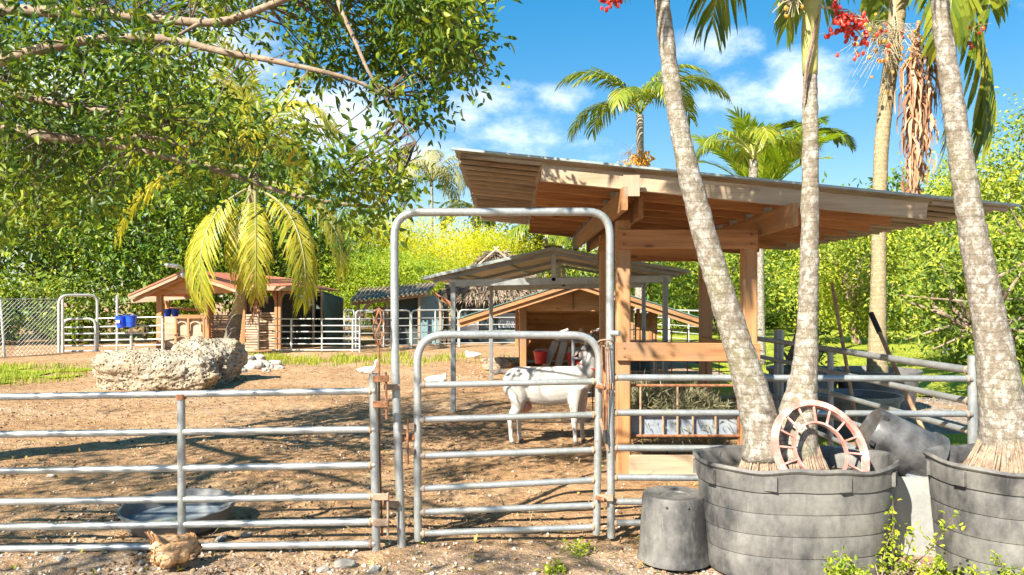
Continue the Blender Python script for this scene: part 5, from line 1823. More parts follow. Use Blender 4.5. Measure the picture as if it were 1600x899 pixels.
dead_bundle(PD, at(1432, 35, 11.7), 2.55, 150, .75, .05, 1, .17)
dead_bundle(PD, at(1446, 55, 11.8), 2.1, 90, .65, .05, 2, .15)
dead_bundle(PD, at(1424, 50, 11.75), 1.7, 60, .6, .045, 3, .12)
for k in range(6):
    fruit_bunch(PD, at(1396, 60 - 12 * k, 11.9), at(1362 + 9 * k, 45 + (k * 17) % 60, 11.6), .30, 9 if k % 2 else 6, .026, 'fruit_orange' if k % 2 else 'fruit_red', 70 + k, 26)
fruit_bunch(PD, at(1440, 0, 11.9), at(1512, 55, 11.6), .22, 12, .026, 'fruit_red', 90, 12)

# coconut palm in the yard
PK = thing('coconut_palm', 'coconut palm with drooping yellow fronds before the red roofed shed', 'palm', gp(360, 552))
dk = 24.8
tr = [px(358, 552, dk, 30), px(361, 535, dk, 25), px(366, 510, dk, 21), px(370, 490, dk, 18)]
palm_trunk(tr, PK, 'palm_bark_dark', 16, .04, 'trunk_base')
tr = [px(369, 494, dk, 18), px(377, 455, dk, 16), px(386, 400, dk, 15), px(393, 330, dk, 15), px(397, 270, dk, 16)]
palm_trunk(tr, PK, 'palm_bark_tan', 14)
ck = at(398, 262, dk)
KM = ['frond_coconut', 'frond_coconut']
KF = [frond(5.0, R(58), R(150), 56, 1.15, .055, .85, 60 + k, KM, rr=.05) for k in range(3)]
KU = [frond(4.6, R(84), R(60), 50, 1.0, .055, .4, 65 + k, KM, rr=.05) for k in range(2)]
KD = [frond(4.4, R(6), R(92), 64, .95, .048, .75, 66 + k, ['frond_coconut', 'frond_pale'], rr=.045) for k in range(3)]
for k, (az, tl) in enumerate(((30, 12), (80, 6), (130, 8), (150, 14), (-30, 22), (205, 24), (185, 10))):
    set_frond(KF[k % 3], PK, ck, R(az), R(tl), 1.0 - .05 * (k % 3))
for k, az in enumerate((20, 150, 260)):
    set_frond(KU[k % 2], PK, ck, R(az), 0, .95)
for k, (x, y, az, tl, s_) in enumerate(((386, 296, -114, -30, 1.02), (410, 300, -42, -22, 1.08), (380, 300, 228, -34, 1.0), (398, 300, -70, -38, .9), (406, 285, -22, -8, 1.08), (390, 262, 186, 6, 1.15), (392, 300, -92, -42, .8))):
    set_frond(KD[k % 3], PK, at(x, y, dk - .2), R(az), R(tl), s_)
for k, (x, y) in enumerate(((394, 400), (400, 412))):
    dead_bundle(PK, at(x, y, dk - .45), 1.9, 40, .6, .05, 10 + k, .25)


def far_palm(label, x, y, d, L, n, mats, a0=55, dr=110, trunk=True, ll=.75, hang=.45, seed=1, wpx=10, lw=.07, up=0, base_x=None):
    c = at(x, y, d)
    bx = c.x if base_x is None else at(base_x, 0, d).x
    root = thing('palm_tree', label, 'palm', (bx, d, 0), 'palms beyond the roofs')
    if trunk:
        palm_trunk([((bx, d, 0), wpx * .75 / FPX * d), ((c.x * .7 + bx * .3, d, c.z * .6), wpx / 2 / FPX * d), (c, wpx / 2 / FPX * d)], root, 'palm_bark', 10, .02, rings=False)
    fs = [frond(L, R(a0), R(dr), 34, ll, lw, hang, seed * 10 + k, mats, rr=.03) for k in range(2)]
    rg = random.Random(seed)
    for k in range(n):
        set_frond(fs[k % 2], root, c, 2 * PI * k / n + rg.uniform(-.3, .3), R(rg.uniform(-18, 18)), rg.uniform(.85, 1.08))
    return root, c


r_, c_ = far_palm('tall feathery palm rising behind the left end of the shelter roof', 1000, 180, 28, 3.7, 12, ['frond_green', 'frond_green'], 58, 112, True, .95, .6, 5, 12)
up = frond(2.6, R(80), R(40), 30, .6, .06, .3, 99, ['frond_deep', 'frond_green'])
set_frond(up, r_, c_, R(160), R(-14))
set_frond(up, r_, c_, R(20), R(0), .8)
fruit_bunch(r_, at(1000, 215, 27.8), at(1000, 250, 27.6), .26, 300, .032, 'fruit_orange', 33, 60)
fruit_bunch(r_, at(990, 225, 27.9), at(982, 243, 27.7), .28, 0, .05, 'fruit_orange', 34, 40, 'bark_grey')
far_palm('bushy bright palm with upright fronds above the roof ridge', 1188, 326, 20, 2.5, 20, ['leaf_lime', 'leaf_lime'], 78, 55, True, .62, .2, 6, 12, .05)
far_palm('small palm half hidden behind the upright trunk', 1266, 215, 24, 1.5, 9, ['frond_deep', 'frond_green'], 42, 100, True, .5, .3, 7, 10)
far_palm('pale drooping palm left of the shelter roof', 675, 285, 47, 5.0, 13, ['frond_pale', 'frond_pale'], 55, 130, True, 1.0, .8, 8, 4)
far_palm('low arching palm behind the steel canopy ridge', 852, 372, 42, 3.2, 12, ['frond_green', 'frond_green'], 55, 130, True, .9, .7, 9, 9)
far_palm('feathery palm behind the yellow trees', 745, 335, 50, 3.4, 11, ['frond_green', 'frond_pale'], 55, 125, True, .9, .6, 10, 8)
root = thing('slender_palm', 'bare pale palm trunk close behind the shelter back post', 'palm', gx(1172, 14))
palm_trunk([(gx(1170, 14), .12), (at(1174, 400, 14), .09), (at(1178, 250, 14), .08)], root, 'palm_bark', 12, .03)
for k in range(6):
    set_frond(AD[k % 3], root, at(1178, 250, 14), k * 1.05 + .4, R(-5), .9)

# ------------------------------------------------------------------ broadleaf trees
def grow_tree(name, label, x, y, h, rx, ry, rz, nclump, nleaf, ll, lw, mat, cz=None, bark='bark_dark', group=None, seed=1, spread=.42, up=.45, droop=.3, flat=1.0, bare=0, cat='tree', detail=False, face=None):
    rg = np.random.default_rng(seed)
    root = thing(name, label, cat, (x, y, 0), group)
    cz = h - rz if cz is None else cz
    u = rg.normal(size=(nclump, 3))
    u = unit(u)
    rr = rg.uniform(.25, 1.0, nclump) ** .45
    C = u * rr[:, None] * np.array([rx, ry, rz])
    # lumpy outline
    lump = np.array([1 + .32 * mnoise.noise(Vector(v) * 2.1 + Vector((seed, 0, 0))) for v in u])
    C = C * lump[:, None] + np.array([x, y, cz])
    C[:, 2] = np.maximum(C[:, 2], .25)
    size = min(rx, ry, rz) * spread * rg.uniform(.5, 1.2, nclump)
    per = max(4, nleaf // nclump)
    D = rg.normal(size=(nclump, per, 3)) * size[:, None, None] * np.array([1, 1, .55 * flat])
    P = (C[:, None] + D).reshape(-1, 3)
    P[:, 2] = np.maximum(P[:, 2], .05)
    out = unit(D.reshape(-1, 3))
    Vv, Ff = leaves(P, ll, lw, up, droop, rg, detail=detail, out=out * .6, face=face)
    cr = link('crown', np_mesh('crown', Vv, Ff, mat), root)
    cr['kind'] = 'stuff'
    base = Vector((x, y, 0))
    fork = Vector((x + rg.normal() * .2, y + rg.normal() * .2, max(.4, cz - rz * .55)))
    tr_ = MB().tube([base, base.lerp(fork, .5) + Vector((rg.normal() * .1, 0, 0)), fork], [h * .028 + .03, h * .022 + .02, h * .018 + .02], 9)
    tr_.build('trunk', bark, root, True)
    idx = rg.choice(nclump, min(nclump, 10 + bare), replace=False)
    for k in idx:
        e = Vector(C[k])
        m_ = fork.lerp(e, .5) + Vector((rg.normal() * .25, rg.normal() * .25, rg.uniform(0, .3)))
        MB().tube([fork, m_, e], [h * .011 + .012, h * .007 + .008, .008], 6).build('branch', bark, root, True)
    return root


gl = 'dark hedge trees at the left'
for k, (x, y, h, r_, lab) in enumerate(((-25, 32, 11, 4.6, 'dark leafy tree at the far left edge behind the chain link'), (-20.5, 33.5, 10.5, 4.4, 'dark leafy tree behind the far left gate arch'),
                                        (-16, 34, 11, 4.2, 'dark leafy tree behind the left end of the red shed'), (-12, 36, 10, 4.2, 'dark leafy tree behind the coconut palm crown'))):
    grow_tree('broadleaf_tree', lab, x, y, h, r_, 2.8, h * .46, 140, 9000, .30, .14, 'leaf_dark', seed=20 + k, group=gl, spread=.40, face=(-.2, -.35, .3))
grow_tree('broadleaf_tree', 'sunlit tall tree above the hedge at upper left', -27, 45, 18, 8.5, 4, 7.5, 150, 7500, .5, .22, 'leaf_lime', cz=10.5, seed=31, face=(-.2, -.35, .3))
grow_tree('broadleaf_tree', 'tall sunlit tree behind the dark hedge, nearest the red shed', -20, 47, 15.5, 6.5, 4, 7, 150, 7500, .5, .22, 'leaf_lime', cz=9, seed=32, face=(-.2, -.35, .3))
for k, (x, y, r_, h, lab, m_) in enumerate(((-20.3, 29.6, 1.7, 2.7, 'low dark shrub behind the far left gate', 'leaf_dark'), (-17.3, 30.2, 1.8, 2.9, 'low leafy shrub behind the blue bucket panel', 'leaf_mid'),
                                            (-23.5, 27.6, 1.8, 2.4, 'low shrub behind the chain link fence', 'leaf_mid'), (-14.6, 32.5, 1.9, 3.4, 'leafy shrub seen through the red roofed shed', 'leaf_mid'))):
    grow_tree('shrub', lab, x, y, h, r_, 1.1, h * .48, 60, 2600, .24, .12, m_, cz=h * .5, seed=40 + k, cat='shrub')
gy = 'yellow feathery trees behind the yard'
for k, (x, y, rx, h, lab, m_) in enumerate(((-11.2, 38, 3.6, 5.4, 'lime green feathery tree right of the green tarp shelter', 'leaf_lime'), (-7.2, 41, 4.2, 6.6, 'bright yellow feathery tree seen through the tall arch at left', 'leaf_yellow'),
                                            (-2.6, 43, 4.4, 6.3, 'bright yellow feathery tree above the steel canopy', 'leaf_yellow'), (1.4, 47, 3.6, 5.0, 'yellow green low tree behind the thatched hut', 'leaf_lime'),
                                            (-5.6, 36, 2.6, 4.3, 'lime green bush behind the lean to roof', 'leaf_lime'))):
    grow_tree('feathery_tree', lab, x, y, h, rx, 2.6, h * .42, 150, 30000, .17, .045, m_, cz=h * .56, seed=50 + k, group=gy, spread=.55, up=.6, droop=.1, flat=.45, face=(-.35, -.55, .5))
for k, (x, y, rx, h, lab, m_) in enumerate(((6.0, 38, 3.0, 5.2, 'green tree behind the goat house roof', 'leaf_mid'), (10.5, 40, 3.2, 5.6, 'loose green tree behind the shelter back post', 'leaf_right'), (3.0, 44, 3.0, 5.4, 'dull green tree behind the canopy gable', 'leaf_mid'),
                                            (-9.5, 47, 4, 7.5, 'dark tree behind the lime feathery one', 'leaf_dark'), (-1, 52, 5, 7.5, 'dark tree far behind the yellow ones', 'leaf_dark'))):
    grow_tree('broadleaf_tree', lab, x, y, h, rx, 2.4, h * .46, 90, 4200, .30, .14, m_, cz=h * .52, seed=60 + k)
# right side
for k, (x, y, rx, h, lab) in enumerate(((17, 50, 4.0, 7.2, 'sunlit green tree beyond the lawn, left of the upright trunk'), (22.5, 50, 4.2, 8.0, 'sunlit green tree beyond the lawn right of the upright trunk'),
                                        (28, 48, 4.5, 9.6, 'sunlit green tree beyond the lawn behind the tan palm'), (13.5, 30, 2.2, 5.6, 'bushy green tree right of the tan palm'),
                                        (14.6, 22.5, 2.4, 6.8, 'bright green tree between the tan palm and the right trunk'), (17.0, 23.5, 2.8, 9.2, 'tall yellow green tree at the right edge'),
                                        (12.2, 19.5, 1.7, 3.6, 'low leafy bush left of the right edge trunk'), (15.2, 20.0, 1.8, 4.4, 'low leafy bush at the right edge'))):
    nl = 11000 if y < 35 else 7600
    grow_tree('broadleaf_tree', lab, x, y, h, rx, rx * .7, h * .48, 150, nl, .17 if y < 35 else .34, .075 if y < 35 else .15, 'leaf_right', cz=h * .5, seed=80 + k, bark='bark_grey', bare=8 if y < 35 else 0, spread=.36, face=(-.3, -.4, .35))
for k, (x, h, lab) in enumerate(((14, 8, 'dark tree far behind the shelter post'), (24, 10, 'dark tree far behind the upright trunk'), (34, 12, 'dark tree far behind the tan palm'))):
    grow_tree('broadleaf_tree', lab, x, 62, h, 6.5, 3, h * .48, 120, 6000, .55, .27, 'leaf_dark', cz=h * .5, seed=140 + k)
for k, x in enumerate(np.arange(11, 36, 3.2)):
    grow_tree('shrub', ('rounded shrub at the lawn edge, %s from the shelter post' % ('first', 'second', 'third', 'fourth', 'fifth', 'sixth', 'seventh', 'eighth')[k]), float(x), 46 - .1 * x, 3.2, 2.2, 1.2, 1.5, 50, 1800, .34, .18, ('leaf_right', 'leaf_mid')[k % 2], cz=1.4, seed=100 + k, group='shrubs along the far lawn edge', cat='shrub')
# sparse shrub behind side fence
grow_tree('shrub', 'open branching shrub beyond the side fence right of the hoe', 7.6, 12.6, 3.0, 1.5, .9, 1.15, 75, 2300, .12, .045, 'leaf_mid', cz=1.75, seed=130, bark='bark_grey', bare=14, spread=.28, cat='shrub', detail=True)
grow_tree('shrub', 'small leafy sapling in the pot left of the tan palm', 4.75, 12.3, 1.6, .34, .3, .5, 16, 260, .13, .035, 'leaf_mid', cz=1.05, seed=131, spread=.4, cat='shrub', detail=True)
# bare grey limbs at the right edge
root = thing('dead_tree', 'bare grey forked dead limbs at the right edge', 'tree', (13.2, 19, 0))
rg = random.Random(5)
base = Vector((13.4, 19, 0))
MB().tube([base, base + Vector((-.3, 0, 1.6)), base + Vector((-.1, .1, 3.0))], [.13, .10, .08], 9).build('trunk', 'bark_grey', root, True)
for k in range(11):
    s = base + Vector((-.2, .05, 1.2 + .18 * k))
    dx = rg.choice((-1, 1)) * rg.uniform(.6, 1.8)
    e = s + Vector((dx, rg.uniform(-.5, .5), rg.uniform(.5, 1.8)))
    MB().tube([s, s.lerp(e, .5) + Vector((rg.uniform(-.2, .2), 0, .15)), e], [.055, .035, .008], 6).build('branch', 'bark_grey', root, True)
    for q in range(3):
        s2 = s.lerp(e, rg.uniform(.3, .9))
        e2 = s2 + Vector((rg.uniform(-.6, .6), rg.uniform(-.3, .3), rg.uniform(.1, .6)))
        MB().tube([s2, e2], [.018, .004], 5).build('twig', 'bark_grey', root, True)

# ------------------------------------------------------------------ big near tree whose limbs reach in from the left
FT = thing('shade_tree', 'big glossy leaved shade tree reaching over the yard from the upper left', 'tree', (-7.6, 5.6, 0))
MB().tube([(-7.6, 5.6, 0), (-7.5, 5.7, 1.2), (-7.2, 5.9, 2.6), (-7.0, 5.8, 4.2)], [.42, .32, .27, .2], 16).build('trunk', 'bark_grey', FT, True)
limbs = []
def limb(pts, r0, r1):
    P = [Vector(p) for p in pts]
    n_ = len(P)
    # smooth
    Q = []
    for i in range(n_ - 1):
        for t in (0, .33, .66):
            p0_, p1_, p2_, p3_ = P[max(0, i - 1)], P[i], P[i + 1], P[min(n_ - 1, i + 2)]
            Q.append(.5 * ((2 * p1_) + (-p0_ + p2_) * t + (2 * p0_ - 5 * p1_ + 4 * p2_ - p3_) * t * t + (-p0_ + 3 * p1_ - 3 * p2_ + p3_) * t ** 3))
    Q.append(P[-1])
    m_ = len(Q)
    Q = [q + Vector((mnoise.noise(q * 2.3), mnoise.noise(q * 2.3 + Vector((5, 0, 0))), mnoise.noise(q * 2.3 + Vector((0, 9, 0))))) * .025 for q in Q]
    MB().tube(Q, [r0 + (r1 - r0) * (i / (m_ - 1)) for i in range(m_)], 10).build('limb', 'bark_grey', FT, True)
    limbs.extend(Q)
limb([(-7.0, 5.8, 3.6), at(-60, 8, 7.0), at(0, 14, 6.9), at(130, 20, 6.8), at(230, 27, 6.7), at(330, 34, 6.6), at(420, 10, 6.5), at(520, -30, 6.3)], .07, .022)
limb([(-7.1, 5.85, 3.2), at(-70, 115, 6.6), at(0, 97, 6.5), at(80, 72, 6.45), at(170, 62, 6.4), at(260, 61, 6.4), at(350, 82, 6.35), at(450, 99, 6.3), at(540, 122, 6.3), at(600, 150, 6.4)], .060, .012)
limb([(-7.2, 5.9, 2.7), at(-60, 140, 7.4), at(0, 147, 7.3), at(60, 155, 7.2), at(150, 172, 7.1), at(250, 184, 7.0)], .055, .016)
limb([(-7.25, 5.9, 2.4), at(-80, 185, 6.8), at(10, 200, 6.8), at(70, 214, 6.7), at(150, 220, 6.7), at(230, 236, 6.7), at(330, 265, 6.8), at(420, 294, 6.9), at(530, 320, 7.0), at(600, 326, 7.1)], .062, .010)
limb([at(160, 221, 6.7), at(215, 211, 6.6), at(265, 222, 6.6), at(300, 233, 6.6)], .026, .008)
limb([at(262, 216, 6.8), at(250, 186, 6.9), at(243, 165, 6.8), at(230, 146, 6.8)], .022, .010)
limb([at(310, 36, 6.6), at(290, 48, 6.6), at(270, 60, 6.5)], .018, .012)
limb([at(520, -30, 6.3), at(545, 40, 6.2), at(575, 110, 6.2), at(610, 165, 6.3), at(650, 220, 6.4)], .022, .007)
limb([at(520, -30, 6.3), at(620, -20, 6.1), at(700, 30, 6.1), at(760, 100, 6.2)], .020, .006)
limb([(-7.0, 5.8, 4.0), (-5.4, 4.6, 4.6), (-3.4, 3.6, 4.8), (-1.6, 3.0, 4.6)], .055, .012)
limb([(-7.1, 5.8, 3.8), (-6.2, 4.0, 4.4), (-4.8, 2.2, 4.8), (-3.4, 0.6, 4.9), (-2.4, -1.0, 4.8)], .055, .012)
limb([(-6.2, 4.0, 4.4), (-6.4, 2.2, 4.6), (-6.0, 0.4, 4.8), (-5.0, -1.6, 4.9)], .04, .012)
limb([(-7.0, 5.8, 4.2), (-6.4, 7.2, 5.4), (-5.0, 8.4, 6.0), (-3.0, 8.6, 6.2)], .06, .015)

poly = [(-60, -60), (750, -60), (738, 30), (755, 95), (735, 128), (700, 140), (680, 190), (645, 205), (632, 255), (628, 318), (590, 332), (535, 330), (475, 308), (425, 285), (370, 275), (300, 280), (230, 300), (170, 330), (110, 355), (40, 375), (-60, 385)]
def inpoly(x, y):
    c = False
    j = len(poly) - 1
    for i in range(len(poly)):
        xi, yi = poly[i]
        xj, yj = poly[j]
        if (yi > y) != (yj > y) and x < (xj - xi) * (y - yi) / (yj - yi) + xi:
            c = not c
        j = i
    return c
def gap(x, y):
    """openings in the crown where sky or the coconut palm shows"""
    g = max(0, 1 - math.hypot((x - 520) / 85, (y - 185) / 72))
    g = max(g, 1.0 * max(0, 1 - math.hypot((x - 420) / 100, (y - 120) / 78)))
    g = max(g, .8 * max(0, 1 - math.hypot((x - 210) / 60, (y - 42) / 16)))
    g = max(g, .8 * max(0, 1 - math.hypot((x - 10) / 40, (y - 92) / 22)))
    g = max(g, .9 * max(0, 1 - math.hypot((x - 470) / 55, (y - 262) / 24)))
    g = max(g, .7 * max(0, 1 - math.hypot((x - 60) / 70, (y - 130) / 22)))
    g = max(g, .6 * max(0, 1 - math.hypot((x - 260) / 80, (y - 290) / 30)))
    return g
rf = np.random.default_rng(77)
CL = []
while len(CL) < 540:
    x, y = rf.uniform(-60, 800), rf.uniform(-60, 412)
    if not inpoly(x, y):
        continue
    if rf.uniform() < gap(x, y) * 2.2:
        continue
    dens = .5 if x < 470 else 1.0
    if y > 330 and x < 300:
        dens = .35
    if rf.uniform() > dens + .35 * mnoise.noise(Vector((x / 60, y / 60, 1))):
        continue
    d_ = rf.uniform(5.6, 7.6) if x > 470 else rf.uniform(5.8, 8.8)
    p_ = at(x, y, d_)
    k_ = (p_.z - .75) / math.tan(SUN_EL)
    fx, fy = p_.x - SUN_DIR.x * k_, p_.y - SUN_DIR.y * k_
    if -.6 < fx < 1.5 and 8.2 < fy < 10.0 and rf.uniform() < .97:
        continue                                                # the goat stands in full sun
    CL.append(p_)
n_seen = len(CL)
while len(CL) < n_seen + 150:
    X_, Y_, Z_ = rf.uniform(-9.5, -.4), rf.uniform(-2.5, 8.5), rf.uniform(3.5, 6.4)
    row = HY - (Z_ - CH) / max(Y_, .1) * FPX
    colm = 800 + X_ / max(Y_, .1) * FPX
    if Y_ > .3 and row > -70 and colm > -60:
        continue
    if abs(Y_) < 1.2 and X_ > -1.2:
        continue
    if mnoise.noise(Vector((X_ * .9, Y_ * .9, Z_ * .5))) < -.05:
        continue
    # the photo shows which ground the crown shades: the fence line most, the goat not at all
    k_ = (Z_ - .6) / math.tan(SUN_EL)
    fx, fy = X_ - SUN_DIR.x * k_, Y_ - SUN_DIR.y * k_
    if fy < 4.2:
        continue
    pr = .9 if fy < 7.6 else (.45 if fy < 9 else .18)
    if -.8 < fx < 1.8 and 8.2 < fy < 12:
        pr = .02
    if fx > -.1:
        pr = .06
    if rf.uniform() > pr:
        continue
    CL.append(Vector((X_, Y_, Z_)))
CLa = np.array([tuple(p) for p in CL])
LM = np.array([tuple(p) for p in limbs])
tw = MB()
for p in CLa:
    k = int(np.argmin(np.sum((LM - p) ** 2, 1)))
    q = LM[k]
    if np.linalg.norm(p - q) < 2.6:
        m_ = (p + q) / 2 + rf.normal(size=3) * .06
        tw.tube([q, m_, p], [.009, .006, .003], 4, False)
o = tw.build('twigs', 'bark_dark', FT)
o['kind'] = 'stuff'
VV, FF, nb_ = [], [], 0
for (CC, per, sg, ll_, lw_) in ((CLa[:n_seen], 34, .130, .092, .038), (CLa[n_seen:], 34, .19, .12, .055)):
    D = rf.normal(size=(len(CC), per, 3)) * sg * rf.uniform(.6, 1.25, (len(CC), 1, 1))
    P = (CC[:, None] + D).reshape(-1, 3)
    out = unit(D.reshape(-1, 3))
    Vv, Ff = leaves(P, ll_, lw_, .35, .35, rf, fold=.22, out=out * .7)
    VV.append(Vv)
    FF.append(Ff + nb_)
    nb_ += len(Vv)
Vv, Ff = np.concatenate(VV), np.concatenate(FF)
crown = link('crown', np_mesh('crown', Vv, Ff, 'leaf_ficus', False), FT)
crown['kind'] = 'stuff'
# the leaves that stand out one by one at the crown's edge
single = []
for k in range(5):
    Vv, Ff = leaves(np.zeros((1, 3)), .115, .050, 1.0, 0, np.random.default_rng(k), fold=.2)
    single.append(np_mesh('leaf', Vv, Ff, 'leaf_ficus'))
edge = [p for p in CLa[:n_seen] if 800 + p[0] / p[1] * FPX > 455]
for k in range(240):
    p = Vector(edge[k % len(edge)]) + Vector(rf.normal(size=3) * .085)
    o = bpy.data.objects.new('leaf', single[k % 5])
    COL.objects.link(o)
    o.parent = crown
    o.location = p
    o.rotation_euler = (rf.uniform(-.8, .8), rf.uniform(0, 1.0), rf.uniform(0, 6.28))

# ------------------------------------------------------------------ animals
def put(me, name, mat, parent):
    me.materials.clear()
    me.materials.append(MATS[mat])
    return link(name, me, parent)


def goat():
    O = Vector((-0.07, 8.95, 0))
    root = thing('goat', 'white goat standing side on behind the small gate', 'goat', O + Vector((.45, .1, 0)))
    def w(x, y, z): return O + Vector((x, y + .12, z))
    mb = MB()
    mb.tube([w(-.01, 0, .80), w(.05, 0, .79), w(.16, 0, .74), (w(.34, 0, .70)), w(.50, 0, .685), w(.66, 0, .70), w(.80, 0, .73), w(.92, 0, .77), w(.99, 0, .80)],
            [.06, .135, .195, .225, .235, .23, .205, .16, .09], 18)
    mb.v = [(x, O.y + .12 + (y - O.y - .12) * .72, z) for x, y, z in mb.v]
    mb.ball(w(.08, -.06, .72), (.13, .09, .17))
    mb.ball(w(.08, .06, .72), (.13, .09, .17))
    for s_, dx in ((-1, 0.0), (1, .10)):
        y = .095 * s_
        mb.tube([w(.10 + dx * .4, y, .72), w(.15 + dx * .6, y * 1.05, .54), w(.13 + dx, y, .44), w(.045 + dx, y, .32), w(.055 + dx, y, .20), w(.060 + dx, y, .09), w(.075 + dx, y, .045)],
                [.12, .105, .07, .040, .030, .027, .034], 12)
        y = .085 * s_
        dxf = .10 if s_ > 0 else 0
        mb.tube([w(.82 + dxf * .5, y, .70), w(.80 + dxf, y, .52), w(.80 + dxf, y, .36), w(.80 + dxf, y, .31), w(.805 + dxf, y, .18), w(.81 + dxf, y, .09), w(.825 + dxf, y, .045)],
                [.11, .075, .043, .042, .029, .027, .033], 12)
    mb.tube([w(.88, 0, .80), w(.96, .03, .90), w(1.00, .07, .99), w(1.00, .11, 1.06)], [.145, .115, .088, .078], 14)
    mb.tube([w(1.0, .07, 1.08), w(.975, .15, 1.095), w(.945, .24, 1.06), w(.925, .31, 1.025), w(.92, .34, 1.01)], [.07, .082, .062, .048, .034], 14)
    me = organic(mb, .013, 8)
    put(me, 'body', 'coat_white', root)
    for s_ in (-1, 1):
        # ears and horns
        e = MB().tube([w(.975 + .055 * s_, .10 - .02 * s_, 1.11), w(.965 + .12 * s_, .07, 1.085), w(.96 + .15 * s_, .05, 1.04)], [.014, .030, .010], 10, squash=.4)
        e.build('ear', 'coat_grey' if s_ < 0 else 'skin_pink', root, True)
        h_ = MB().tube([w(.985 + .03 * s_, .12, 1.14), w(.995 + .045 * s_, .08, 1.21), w(1.01 + .06 * s_, .01, 1.22), w(1.02 + .07 * s_, -.05, 1.18)], [.020, .017, .012, .005], 10)
        h_.build('horn', 'horn', root, True)
        MB().ball(w(.955 + .062 * s_, .19, 1.105), .012, 8, 6).build('eye', 'black_rubber', root, True)
    MB().ball(w(.965, .085, 1.125), (.055, .05, .045)).build('crown_patch', 'coat_grey', root, True)
    MB().tube([w(.005, 0, .86), w(-.07, 0, .865), w(-.13, 0, .85), w(-.19, 0, .875)], [.035, .034, .028, .006], 10).build('tail', 'coat_grey', root, True)
    MB().ball(w(.22, 0, .455), (.085, .07, .075)).build('udder', 'skin_pink', root, True)
    for s_, dx in ((-1, 0), (1, .10)):
        for (x, y) in ((.08 + dx, .095 * s_), (.83 + dx, .085 * s_)):
            MB().lathe([(.0, 0), (.036, 0), (.030, .045), (0, .055)], 12, w(x, y, 0.0), 1.15, .85).build('hoof', 'hoof', root, True)
    an = [w(.965 + .118 * math.cos(t), .03 + .10 * math.sin(t), .915 - .045 * math.cos(t)) for t in np.linspace(0, 2 * PI, 25)]
    MB().tube(an, .013, 6, False).build('collar', 'comb_red', root, True)


goat()


